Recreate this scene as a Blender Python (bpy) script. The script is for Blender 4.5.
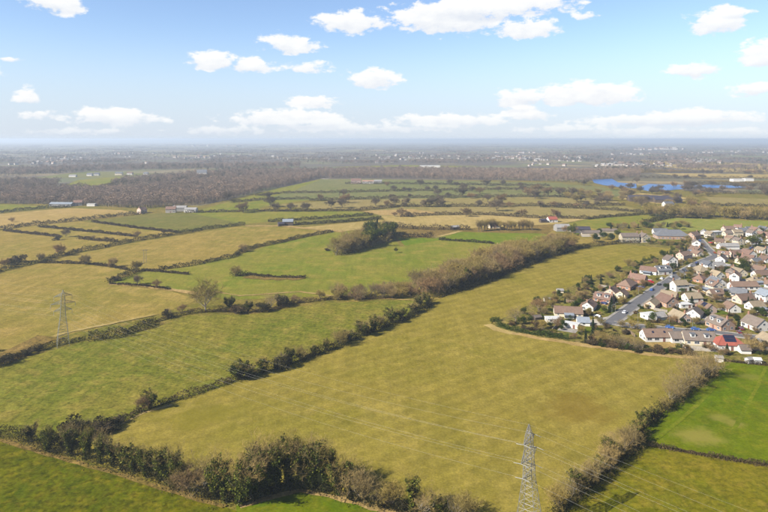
import bpy, bmesh, math, random
import numpy as np
from mathutils import Vector, Matrix
R = math.radians
for o in list(bpy.data.objects): bpy.data.objects.remove(o)
S = bpy.context.scene
C = S.collection

# ------------------------------------------------------------------ camera
CAM_H = 100.0; FP = 600.0; HY = 139.0          # height in m, focal length and horizon row in photo pixels
cd = bpy.data.cameras.new('camera'); cam = bpy.data.objects.new('camera', cd); C.objects.link(cam)
cam.location = (0, 0, CAM_H); cam.rotation_euler = (R(90), 0, 0)
cd.sensor_width = 36; cd.lens = 36*FP/768; cd.shift_y = -(256-HY)/768
cd.clip_start = 1; cd.clip_end = 120000
S.camera = cam
# ------------------------------------------------------------------ light
SUN_DIR = Vector((-math.cos(R(27)), -math.sin(R(27)), 0)); EL = R(35)
W = bpy.data.worlds.new('World'); S.world = W; W.use_nodes = True
sl = bpy.data.lights.new('sun', 'SUN'); sun = bpy.data.objects.new('sun', sl); C.objects.link(sun)
sl.energy = 4.6; sl.angle = R(0.53); sl.color = (1, 0.93, 0.82)
sv = Vector((SUN_DIR.x*math.cos(EL), SUN_DIR.y*math.cos(EL), math.sin(EL)))
sun.rotation_euler = sv.to_track_quat('Z', 'Y').to_euler(); sun.location = (0, 0, 400)
S.view_settings.view_transform = 'Standard'; S.view_settings.look = 'None'
S.view_settings.gamma = 1; S.view_settings.exposure = 1.72
S.view_settings.use_curve_mapping = False

def build_world():
    nt = W.node_tree; nt.nodes.clear(); N = nt.nodes; L = nt.links
    def nd(t, **k):
        n = N.new(t)
        for a, b in k.items(): setattr(n, a, b)
        return n
    def inp(n, i, v):
        if hasattr(v, 'is_linked') or isinstance(v, bpy.types.NodeSocket): L.new(v, n.inputs[i])
        else: n.inputs[i].default_value = v
    def M(op, a, b=None, c=None, clamp=False):
        n = nd('ShaderNodeMath', operation=op, use_clamp=clamp)
        inp(n, 0, a)
        if b is not None: inp(n, 1, b)
        if c is not None: inp(n, 2, c)
        return n.outputs[0]
    def MR(v, a, b, c=0., d=1., t='SMOOTHSTEP'):
        n = nd('ShaderNodeMapRange', interpolation_type=t)
        inp(n, 0, v); n.inputs[1].default_value = a; n.inputs[2].default_value = b
        n.inputs[3].default_value = c; n.inputs[4].default_value = d
        return n.outputs[0]
    sky = nd('ShaderNodeTexSky', sky_type='NISHITA'); sky.sun_disc = False
    sky.sun_elevation = EL; sky.sun_rotation = math.atan2(SUN_DIR.x, SUN_DIR.y) % (2*math.pi)
    sky.altitude = 100; sky.air_density = 1.0; sky.dust_density = 0.35; sky.ozone_density = 2.2
    tc = nd('ShaderNodeTexCoord'); sx = nd('ShaderNodeSeparateXYZ'); L.new(tc.outputs['Generated'], sx.inputs[0])
    az = M('ARCTAN2', sx.outputs[0], sx.outputs[1]); el = M('ARCSINE', sx.outputs[2])
    cb = nd('ShaderNodeCombineXYZ'); L.new(az, cb.inputs[0]); L.new(el, cb.inputs[1]); P = cb.outputs[0]
    def noise(scale, detail, rough, stretch=(1, 1, 1), off=(0, 0, 0)):
        m = nd('ShaderNodeMapping'); L.new(P, m.inputs[0]); m.inputs['Scale'].default_value = stretch; m.inputs['Location'].default_value = off
        n = nd('ShaderNodeTexNoise'); L.new(m.outputs[0], n.inputs['Vector'])
        n.inputs['Scale'].default_value = scale; n.inputs['Detail'].default_value = detail; n.inputs['Roughness'].default_value = rough
        return n.outputs['Fac']
    n1 = noise(30, 9, 0.6, (1, 1.9, 1)); n2 = noise(9, 4, 0.55, (1, 2.2, 1), (3, 1, 0))
    n3 = noise(60, 5, 0.6, (1, 1.6, 1), (7, 2, 0))
    # clouds seen in the photograph: direction of each (as photo pixel), size and strength
    CL = [(58,2,30,10,1),(213,60,24,9,1),(252,65,22,7,.9),(292,44,30,9,1),(306,67,26,6,.55),(352,22,36,10,1),(374,79,27,9,1),
          (28,96,13,8,.8),(40,114,24,5,.6),(118,117,44,9,1),(312,102,26,7,.95),(290,118,58,9,1),(335,127,60,6,.75),(225,130,45,4,.6),
          (447,17,62,15,1.1),(500,4,74,13,1.0),(528,28,34,9,1),(719,21,30,13,1),(738,12,18,5,.6),(768,53,30,15,1),(694,69,29,8,.85),
          (582,94,58,11,1.1),(518,100,26,10,1),(526,114,25,7,.95),(448,121,64,7,.95),(400,129,60,4,.6),(690,118,70,8,1),(640,131,90,4,.6),
          (756,90,24,7,.8),(560,129,50,4,.65),(650,120,66,7,.8),(735,131,40,4,.6),(90,131,60,3,.5),(586,15,14,4,.5),(12,59,16,3,.5),(820,35,40,14,1),(-40,70,40,12,1)]
    acc = None; low = None
    for (px, py, rx, ry, s) in CL:
        u = (px-384)/600; v = (HY-py)/600; a = math.atan(u); e = math.atan(v*math.cos(a))
        ra = 1.25*rx/600*math.cos(a)**2; re = 1.35*ry/600*math.cos(a)
        m = nd('ShaderNodeVectorMath', operation='MULTIPLY_ADD'); L.new(P, m.inputs[0])
        m.inputs[1].default_value = (1/ra, 1/re, 0); m.inputs[2].default_value = (-a/ra, -e/re, 0)
        ln = nd('ShaderNodeVectorMath', operation='LENGTH'); L.new(m.outputs[0], ln.inputs[0])
        b = M('MULTIPLY_ADD', ln.outputs['Value'], -s, s)
        acc = b if acc is None else M('MAXIMUM', acc, b)
        sp = nd('ShaderNodeSeparateXYZ'); L.new(m.outputs[0], sp.inputs[0])
        w = M('MULTIPLY', sp.outputs[1], MR(b, -.1, .25))
        low = w if low is None else M('ADD', low, w)
    # the same kind of cloud over the rest of the sky
    out = M('MAXIMUM', MR(el, .26, .36), MR(M('ABSOLUTE', az), .68, .85))
    rest = M('MULTIPLY_ADD', n2, 5.0, -2.95)
    acc = M('ADD', M('MULTIPLY', acc, M('SUBTRACT', 1., out)), M('MULTIPLY', rest, out))
    dens = M('ADD', M('MULTIPLY', acc, 1.35), M('ADD', M('MULTIPLY_ADD', n1, 2.6, -1.42), M('MULTIPLY_ADD', n3, .7, -.35)))
    alpha = MR(dens, .0, .46)
    alpha = M('MULTIPLY', alpha, MR(el, -.002, .045, .35, .97))
    shade = MR(M('ADD', low, M('MULTIPLY_ADD', n1, 2.4, -1.2)), -1.3, .5)
    cc = nd('ShaderNodeMix', data_type='RGBA'); L.new(shade, cc.inputs[0])
    cc.inputs[6].default_value = (4.35, 4.6, 5.05, 1); cc.inputs[7].default_value = (5.7, 5.7, 5.65, 1)
    # pale veil of haze low over the horizon
    veil = M('MULTIPLY', MR(el, -.005, .2, 1, 0, 'SMOOTHERSTEP'), .78)
    vm = nd('ShaderNodeMix', data_type='RGBA'); L.new(veil, vm.inputs[0]); tn = nd('ShaderNodeMix', data_type='RGBA', blend_type='MULTIPLY'); tn.inputs[0].default_value = 1; L.new(sky.outputs[0], tn.inputs[6]); tn.inputs[7].default_value = (.97, .965, 1.04, 1); L.new(tn.outputs[2], vm.inputs[6]); vm.inputs[7].default_value = (3.45, 4.05, 5.0, 1)
    mx = nd('ShaderNodeMix', data_type='RGBA'); L.new(alpha, mx.inputs[0]); L.new(vm.outputs[2], mx.inputs[6]); L.new(cc.outputs[2], mx.inputs[7])
    bg = nd('ShaderNodeBackground'); L.new(mx.outputs[2], bg.inputs[0]); bg.inputs[1].default_value = 0.055
    ow = nd('ShaderNodeOutputWorld'); L.new(bg.outputs[0], ow.inputs[0])
build_world()

# ------------------------------------------------------------------ helpers
def G(px, py, z=0.0):
    k = 1/(py-HY)
    return Vector(((px-384)*CAM_H*k, FP*CAM_H*k, z))
def tag(o, label=None, cat=None, group=None, kind=None):
    if label: o['label'] = label
    if cat: o['category'] = cat
    if group: o['group'] = group
    if kind: o['kind'] = kind
    return o
def link(o, parent=None):
    C.objects.link(o)
    if parent is not None: o.parent = parent
    return o
def obj(name, me, parent=None, loc=None, rz=None):
    o = bpy.data.objects.new(name, me); link(o, parent)
    if loc is not None: o.location = loc
    if rz is not None: o.rotation_euler = (0, 0, rz)
    return o
def empty(name, loc=(0, 0, 0), rz=0):
    o = bpy.data.objects.new(name, None); C.objects.link(o); o.location = loc; o.rotation_euler = (0, 0, rz); o.empty_display_size = .3
    return o
def copy_tree(o, parent=None):
    c = o.copy(); link(c, parent)
    for ch in list(o.children): copy_tree(ch, c)
    return c
def np_mesh(name, V, F, mat=None, tint=None, smooth=False):
    V = np.asarray(V, np.float32); F = np.asarray(F, np.int32); me = bpy.data.meshes.new(name)
    n, k = F.shape
    me.vertices.add(len(V)); me.vertices.foreach_set('co', V.ravel())
    me.loops.add(n*k); me.loops.foreach_set('vertex_index', F.ravel())
    me.polygons.add(n); me.polygons.foreach_set('loop_start', np.arange(0, n*k, k, dtype=np.int32))
    me.polygons.foreach_set('loop_total', np.full(n, k, np.int32))
    if smooth: me.polygons.foreach_set('use_smooth', np.ones(n, bool))
    if mat: me.materials.append(mat)
    if tint is not None:
        a = me.attributes.new('tint', 'FLOAT', 'POINT'); a.data.foreach_set('value', np.asarray(tint, np.float32))
    me.update(calc_edges=True); me.validate()
    return me
class MB:
    """collects polygons, boxes and tubes into one mesh"""
    def __init__(s): s.v = []; s.f = []
    def poly(s, pts):
        b = len(s.v); s.v += [tuple(p) for p in pts]; s.f.append(list(range(b, b+len(pts))))
    def box(s, x0, x1, y0, y1, z0, z1, M=None):
        p = [Vector((x, y, z)) for z in (z0, z1) for (x, y) in ((x0, y0), (x1, y0), (x1, y1), (x0, y1))]
        if M is not None: p = [M @ q for q in p]
        b = len(s.v); s.v += [tuple(q) for q in p]
        s.f += [[b+i for i in q] for q in ((3,2,1,0),(4,5,6,7),(0,1,5,4),(1,2,6,5),(2,3,7,6),(3,0,4,7))]
    def bar(s, a, b, r, r2=None, n=4, caps=False):
        a = Vector(a); b = Vector(b); d = (b-a)
        if d.length < 1e-6: return
        d.normalize(); u = d.orthogonal().normalized(); w = d.cross(u); r2 = r if r2 is None else r2
        i0 = len(s.v)
        for (c, q) in ((a, r), (b, r2)):
            for k in range(n):
                t = 2*math.pi*(k+.5)/n; s.v.append(tuple(c+q*(u*math.cos(t)+w*math.sin(t))))
        for k in range(n): s.f.append([i0+k, i0+(k+1) % n, i0+n+(k+1) % n, i0+n+k])
        if caps: s.f.append([i0+n-1-k for k in range(n)]); s.f.append([i0+n+k for k in range(n)])
    def mesh(s, name, mat):
        me = bpy.data.meshes.new(name); me.from_pydata(s.v, [], s.f); me.materials.append(mat); me.update(); return me
    def build(s, name, mat, parent=None, loc=None, rz=None): return obj(name, s.mesh(name, mat), parent, loc, rz)
def resample(pts, step):
    out = []
    for a, b in zip(pts[:-1], pts[1:]):
        n = max(1, int((b-a).length/step))
        out += [a.lerp(b, i/n) for i in range(n)]
    return out+[pts[-1]]
def inside(p, poly):
    x, y = p[0], p[1]; c = False; j = len(poly)-1
    for i in range(len(poly)):
        xi, yi = poly[i][0], poly[i][1]; xj, yj = poly[j][0], poly[j][1]
        if (yi > y) != (yj > y) and x < (xj-xi)*(y-yi)/(yj-yi)+xi: c = not c
        j = i
    return c

# ------------------------------------------------------------------ materials
class NB:
    def __init__(s, name):
        s.m = bpy.data.materials.new(name); s.m.use_nodes = True; s.nt = s.m.node_tree; s.nt.nodes.clear()
        s.out = s.n('ShaderNodeOutputMaterial'); s.p = s.n('ShaderNodeBsdfPrincipled'); s.l(s.p.outputs[0], s.out.inputs[0])
        s.p.inputs['Specular IOR Level'].default_value = .25
    def n(s, t, **k):
        q = s.nt.nodes.new(t)
        for a, b in k.items(): setattr(q, a, b)
        return q
    def l(s, a, b): s.nt.links.new(a, b)
    def coord(s, scale=(1, 1, 1), rot=0, kind='Object', off=(0, 0, 0)):
        c = s.n('ShaderNodeTexCoord'); m = s.n('ShaderNodeMapping'); s.l(c.outputs[kind], m.inputs[0])
        m.inputs['Scale'].default_value = scale; m.inputs['Rotation'].default_value = (0, 0, rot); m.inputs['Location'].default_value = off
        return m.outputs[0]
    def noise(s, vec, scale, detail=4, rough=.55, dist=0):
        q = s.n('ShaderNodeTexNoise'); s.l(vec, q.inputs['Vector']); q.inputs['Scale'].default_value = scale
        q.inputs['Detail'].default_value = detail; q.inputs['Roughness'].default_value = rough; q.inputs['Distortion'].default_value = dist
        return q.outputs['Fac']
    def ramp(s, v, stops, interp='LINEAR'):
        q = s.n('ShaderNodeValToRGB'); s.l(v, q.inputs[0]); e = q.color_ramp.elements; q.color_ramp.interpolation = interp
        while len(e) < len(stops): e.new(.5)
        for el, (p, c) in zip(e, stops): el.position = p; el.color = (*c, 1)
        return q.outputs[0]
    def mix(s, f, a, b, mode='MIX'):
        q = s.n('ShaderNodeMix', data_type='RGBA', blend_type=mode)
        for i, v in ((0, f), (6, a), (7, b)):
            if isinstance(v, bpy.types.NodeSocket): s.l(v, q.inputs[i])
            elif i == 0: q.inputs[0].default_value = v
            else: q.inputs[i].default_value = (*v, 1)
        return q.outputs[2]
    def math(s, op, a, b=None, clamp=False):
        q = s.n('ShaderNodeMath', operation=op, use_clamp=clamp)
        for i, v in ((0, a), (1, b)):
            if v is None: continue
            if isinstance(v, bpy.types.NodeSocket): s.l(v, q.inputs[i])
            else: q.inputs[i].default_value = v
        return q.outputs[0]
    def mr(s, v, a, b, c=0., d=1.):
        q = s.n('ShaderNodeMapRange', interpolation_type='SMOOTHSTEP'); s.l(v, q.inputs[0])
        for i, x in enumerate((a, b, c, d)): q.inputs[i+1].default_value = x
        return q.outputs[0]
    def bump(s, h, strength, dist):
        q = s.n('ShaderNodeBump'); s.l(h, q.inputs['Height']); q.inputs['Strength'].default_value = strength; q.inputs['Distance'].default_value = dist
        s.l(q.outputs[0], s.p.inputs['Normal'])
    def col(s, c, rough=.9):
        if isinstance(c, bpy.types.NodeSocket): s.l(c, s.p.inputs['Base Color'])
        else: s.p.inputs['Base Color'].default_value = (*c, 1)
        s.p.inputs['Roughness'].default_value = rough; return s.m
def scl(c, k): return tuple(x*k for x in c)

def T(r, g, b, k=3.1):
    f = lambda v: (v/12.92 if v <= .04045 else ((v+.055)/1.055)**2.4)/k
    return (f(r/255), f(g/255), f(b/255)*.74)
def grass(name, a, b, c, big=.012, rot=0, streak=.25, tuft=.5, spots=(), fine=1.0, lines=0.0):
    """a: usual colour, b: greener, c: drier"""
    q = NB(name); v = q.coord(); vr = q.coord((1, .12, 1), rot)
    n1 = q.noise(v, big, 5, .6, .6); n2 = q.noise(v, big*7, 5, .65); n3 = q.noise(v, .55*fine, 4, .7); n4 = q.noise(vr, .22, 4, .6)
    base = q.mix(q.mr(n1, .42, .62), a, b); base = q.mix(q.mr(n2, .46, .68, 0, .85), base, c)
    n6 = q.noise(v, big*2.6, 4, .6, 1.2); base = q.mix(q.mr(n6, .56, .70, 0, .6), base, scl(b, .88)); base = q.mix(q.mr(n6, .43, .30, 0, .55), base, scl(c, 1.08))
    nt_ = q.noise(v, .28*fine, 3, .6); base = q.mix(q.mr(nt_, .40, .26, 0, min(.8, tuft)), base, scl(b, .62)); base = q.mix(q.mr(nt_, .58, .72, 0, min(.8, tuft)), base, scl(c, 1.05))
    st = q.mix(q.mr(n4, .35, .7), scl(a, .8), scl(c, 1.1)); base = q.mix(streak, base, st)
    f = q.ramp(n3, [(.3, (1-tuft*.75,)*3), (.5, (1, 1, 1)), (.72, (1+tuft*.55, 1+tuft*.5, 1+tuft*.35))])
    base = q.mix(1, base, f, 'MULTIPLY')
    n5 = q.noise(v, .11, 4, .7)
    base = q.mix(1, base, q.ramp(n5, [(.3, (.84, .86, .82)), (.7, (1.14, 1.12, 1.1))]), 'MULTIPLY')
    n7 = q.noise(v, 1.7*fine, 2, .6); base = q.mix(1, base, q.ramp(n7, [(.3, (.80, .81, .78)), (.7, (1.2, 1.19, 1.2))]), 'MULTIPLY')
    if lines:
        w = q.n('ShaderNodeTexWave', wave_type='BANDS', bands_direction='X'); q.l(q.coord((1, 1, 1), rot+R(90)), w.inputs['Vector'])
        w.inputs['Scale'].default_value = .045; w.inputs['Distortion'].default_value = .9; w.inputs['Detail'].default_value = 3; w.inputs['Detail Scale'].default_value = 1.5
        base = q.mix(1, base, q.ramp(w.outputs['Fac'], [(0, (1-lines,)*3), (1, (1+lines,)*3)]), 'MULTIPLY')
    for (x, y, rx, ry, colr, k) in spots:          # bare or worn patches of soil
        m = q.coord(off=(0, 0, 0)); s1 = q.n('ShaderNodeVectorMath', operation='MULTIPLY_ADD'); q.l(m, s1.inputs[0])
        s1.inputs[1].default_value = (1/rx, 1/ry, 0); s1.inputs[2].default_value = (-x/rx, -y/ry, 0)
        ln = q.n('ShaderNodeVectorMath', operation='LENGTH'); q.l(s1.outputs[0], ln.inputs[0])
        d = q.math('ADD', ln.outputs['Value'], q.math('MULTIPLY', q.math('SUBTRACT', n2, .5), 2.2))
        base = q.mix(q.mr(d, .3, 1.1, k, 0), base, colr)
    q.bump(n3, .55*tuft+.12, .35)
    q.p.inputs['Specular IOR Level'].default_value = 0
    return q.col(base, .95)
ALB = .62
def plain(name, c, rough=.7, var=.12, scale=.6, metal=0):
    c = scl(c, ALB); q = NB(name); v = q.coord(); n = q.noise(v, scale, 5, .65)
    base = q.mix(1, c, q.ramp(n, [(.25, (1-var*1.4,)*3), (.75, (1+var,)*3)]), 'MULTIPLY')
    q.p.inputs['Metallic'].default_value = metal
    return q.col(base, rough)
def leafmat(name, cols, rough=.75, trans=.25, rnd=.25):
    """foliage: per-clump tint picks a colour, per-tree random shifts it"""
    q = NB(name); a = q.n('ShaderNodeAttribute', attribute_name='tint'); oi = q.n('ShaderNodeObjectInfo')
    base = q.ramp(a.outputs['Fac'], [(i/(len(cols)-1), c) for i, c in enumerate(cols)])
    base = q.mix(1, base, q.ramp(oi.outputs['Random'], [(0, (1-rnd, 1-rnd*.9, 1-rnd)), (.5, (1, 1, 1)), (1, (1+rnd, 1+rnd*.75, 1+rnd*.4))]), 'MULTIPLY')
    q.col(base, rough); q.p.inputs['Specular IOR Level'].default_value = .04
    if trans:
        t = q.n('ShaderNodeBsdfTranslucent'); q.l(base, t.inputs[0]); mx = q.n('ShaderNodeMixShader'); mx.inputs[0].default_value = trans
        q.l(q.p.outputs[0], mx.inputs[1]); q.l(t.outputs[0], mx.inputs[2]); q.l(mx.outputs[0], q.out.inputs[0])
    return q.m

MT = {}
MT['bark'] = plain('bark', (.13, .105, .08), .9, .35, 1.2)
MT['palebark'] = plain('pale_bark', (.26, .22, .17), .9, .3, 1.2)
MT['ivy'] = leafmat('ivy_leaf', [(.007, .012, .002), (.026, .036, .005), (.068, .076, .011), (.17, .165, .028)], .6, .08, .25)  # brightest tint paints sunlit highlights into the leaf colour, scattered at random
MT['brush'] = leafmat('bramble_leaf', [(.008, .009, .004), (.021, .020, .007), (.042, .037, .012), (.075, .063, .021)], .7, .15)
MT['twig'] = leafmat('twig', [(.045, .034, .022), (.080, .062, .040), (.125, .100, .064)], .9, 0)
MT['paletwig'] = leafmat('pale_twig', [(.10, .072, .030), (.165, .122, .050), (.235, .175, .076)], .9, 0)
MT['olivetwig'] = leafmat('olive_twig', [(.068, .053, .016), (.145, .112, .034), (.235, .182, .060)], .9, 0)
MT['redtwig'] = leafmat('russet_twig', [(.070, .044, .022), (.135, .088, .043), (.21, .138, .066)], .9, 0)
MT['hedge'] = leafmat('hedge_leaf', [(.016, .012, .006), (.034, .025, .013), (.058, .043, .023), (.085, .066, .032)], .8, .1)
MT['greenleaf'] = leafmat('garden_leaf', [(.010, .018, .004), (.026, .042, .008), (.056, .076, .014)], .55, .2, .4)
MT['conifer'] = leafmat('conifer_needle', [(.007, .013, .006), (.016, .026, .009), (.032, .046, .015)], .7, .1)
MT['yellowleaf'] = leafmat('forsythia_flower', [(.06, .055, .008), (.16, .14, .012), (.27, .23, .018)], .6, .25)
MT['woodcrown'] = leafmat('bare_woodland_twig', [(.078, .057, .042), (.150, .112, .084), (.24, .182, .136)], .95, 0, .35)
MT['asphalt'] = plain('asphalt', (.115, .113, .118), .9, .16, .35)
MT['paving'] = plain('paving', (.27, .25, .22), .9, .16, .5)
MT['concrete'] = plain('concrete', (.38, .34, .28), .9, .14, .4)
MT['steel'] = plain('galvanised_steel', (.27, .26, .235), .55, .2, .8, .25)
MT['darksteel'] = plain('weathered_steel', (.22, .23, .20), .6, .2, .8, .2)
MT['wire'] = plain('aluminium_wire', (.45, .43, .38), .45, .05, .5, .3)
MT['insul'] = plain('insulator_glass', (.34, .34, .32), .3, .1)

# ------------------------------------------------------------------ ground, fields, water
def sheet(name, pts, z, mat):
    me = bpy.data.meshes.new(name); bm = bmesh.new()
    f = bm.faces.new([bm.verts.new((p[0], p[1], z)) for p in pts]); bm.normal_update()
    if f.normal.z < 0: f.normal_flip()
    bmesh.ops.triangulate(bm, faces=[f]); bm.to_mesh(me); bm.free(); me.materials.append(mat)
    o = obj(name, me); o['kind'] = 'structure'; return o
def ground_material():
    q = NB('far_farmland'); v = q.coord(); nv = q.noise(v, .004, 3, .5)
    off = q.n('ShaderNodeVectorMath', operation='MULTIPLY_ADD'); cx = q.n('ShaderNodeCombineXYZ'); q.l(nv, cx.inputs[0]); q.l(nv, cx.inputs[1])
    q.l(cx.outputs[0], off.inputs[0]); off.inputs[1].default_value = (90, 90, 0); q.l(v, off.inputs[2])
    vo = q.n('ShaderNodeTexVoronoi'); q.l(off.outputs[0], vo.inputs['Vector']); vo.inputs['Scale'].default_value = 1/210
    sp = q.n('ShaderNodeSeparateColor'); q.l(vo.outputs['Color'], sp.inputs[0])
    c = q.ramp(sp.outputs[0], [(0, T(128,116,84)), (.2, T(134,134,84)), (.36, T(156,140,108)), (.5, T(120,124,78)), (.62, T(178,156,122)), (.74, T(128,118,90)), (.86, T(140,138,88)), (1, T(164,142,118))], 'CONSTANT')
    w1 = q.noise(v, .0011, 5, .6, .5); w2 = q.noise(v, .006, 4, .6)
    wood = q.math('ADD', q.math('MULTIPLY', w1, .7), q.math('MULTIPLY', w2, .3))
    c = q.mix(q.mr(wood, .455, .51), c, T(112,98,90))
    n3 = q.noise(v, .05, 5, .7); c = q.mix(1, c, q.ramp(n3, [(.3, (.75, .77, .75)), (.7, (1.2, 1.18, 1.15))]), 'MULTIPLY')
    sp2 = q.noise(v, .0045, 2, .5); tn = q.noise(v, .03, 2, .5)
    town = q.math('MULTIPLY', q.mr(sp2, .60, .68), q.mr(tn, .6, .68)); c = q.mix(q.math('MULTIPLY', town, .8), c, (.24, .22, .20))
    q.bump(n3, .5, 3)
    return q.col(c, .97)
def big_ground():
    xs = np.concatenate([-np.geomspace(40000, 400, 22), np.linspace(-300, 300, 7), np.geomspace(400, 40000, 22)])
    V = [(x, y, 0) for y in xs for x in xs]; n = len(xs)
    F = [[j*n+i, j*n+i+1, (j+1)*n+i+1, (j+1)*n+i] for j in range(n-1) for i in range(n-1)]
    o = obj('ground', np_mesh('ground', V, F, ground_material())); o['kind'] = 'structure'
big_ground()
def far_hills():
    rng = random.Random(4); V = []; F = []
    rows = [(19000, 0), (22000, .55), (26000, 1), (31000, .8), (36000, .1)]; n = 160
    for (y, k) in rows:
        for i in range(n):
            x = -34000+68000*i/(n-1); t = x/34000
            h = 74+16*math.sin(x*.00021+1.3)+11*math.sin(x*.00057+.4)+7*math.sin(x*.0013+2)+rng.uniform(-3, 3)
            V.append((x, y+900*math.sin(x*.0003), max(-1, k*max(8, min(h, 106)))-.5*(k == 0)))
    for j in range(len(rows)-1):
        for i in range(n-1): F.append([j*n+i, j*n+i+1, (j+1)*n+i+1, (j+1)*n+i])
    o = obj('hills', np_mesh('hills', V, F, plain('hill_farmland', (.085, .09, .06), .97, .5, .0006), smooth=True)); o['kind'] = 'structure'
far_hills()

# colours: (usual, greener, drier), given as they show in full sun and turned into base colours
def spot(x, y, rx, ry, c, k): p = G(x, y); return (p.x, p.y, rx, ry, c, k)
g_main = grass('olive_stubble_turf', T(168,152,78), T(156,147,66), T(182,163,94), .010, R(-38), .30, .22, lines=.06,
               spots=[spot(575,411,16,18,T(146,120,54),.55), spot(200,415,20,12,T(146,138,50),.6)])
g_mid = grass('tussocky_pasture', T(144,140,64), T(122,134,50), T(172,156,88), .013, R(25), .3, .7, lines=.06)
g_dark = grass('rich_green_pasture', T(110,114,22), T(86,106,14), T(140,130,40), .03, R(60), .2, .8, fine=.9)
g_green = grass('bright_green_crop', T(120,136,20), T(104,134,16), T(140,142,42), .02, R(-55), .18, .28, lines=.05,
                spots=[spot(698,437,9,8,T(176,164,92),.75), spot(720,418,5,4,T(170,160,90),.6), spot(735,425,4,4,T(170,160,90),.6), spot(752,378,6,5,T(160,155,80),.5)])
g_rgreen = grass('worn_green_pasture', T(142,134,40), T(124,130,30), T(166,148,64), .03, R(-20), .25, .5)
g_tan = grass('straw_field', T(204,174,124), T(190,165,106), T(216,186,138), .008, R(5), .3, .25)
g_ltan = grass('dry_pasture', T(176,154,90), T(152,145,70), T(202,174,116), .009, R(10), .3, .4)
g_fgreen = grass('far_green_pasture', T(152,152,70), T(132,148,54), T(180,164,92), .009, R(5), .25, .35)
g_dgreen = grass('dark_green_ley', T(140,134,80), T(126,132,66), T(156,144,94), .009, R(10), .3, .3)
g_ggreen = grass('grey_green_meadow', T(142,144,102), T(126,138,88), T(166,156,118), .006, 0, .3, .3)
g_ptan = grass('hazed_dry_pasture', T(176,158,114), T(158,150,96), T(192,172,130), .009, R(10), .3, .4)  # paler copy of the dry pasture: distance haze put into the colour
g_cream = grass('pale_fallow', T(208,182,134), T(192,170,112), T(222,196,152), .01, 0, .3, .3)
g_dirt = grass('bare_soil', T(204,172,128), T(186,158,110), T(222,192,152), .02, 0, .3, .3)
g_scrub = grass('rough_scrub', T(150,126,82), T(134,120,66), T(176,148,104), .02, 0, .2, .8)
g_garden = grass('garden_soil_and_turf', T(146,136,82), T(110,120,46), T(186,160,124), .06, 0, .15, .9)

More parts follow.
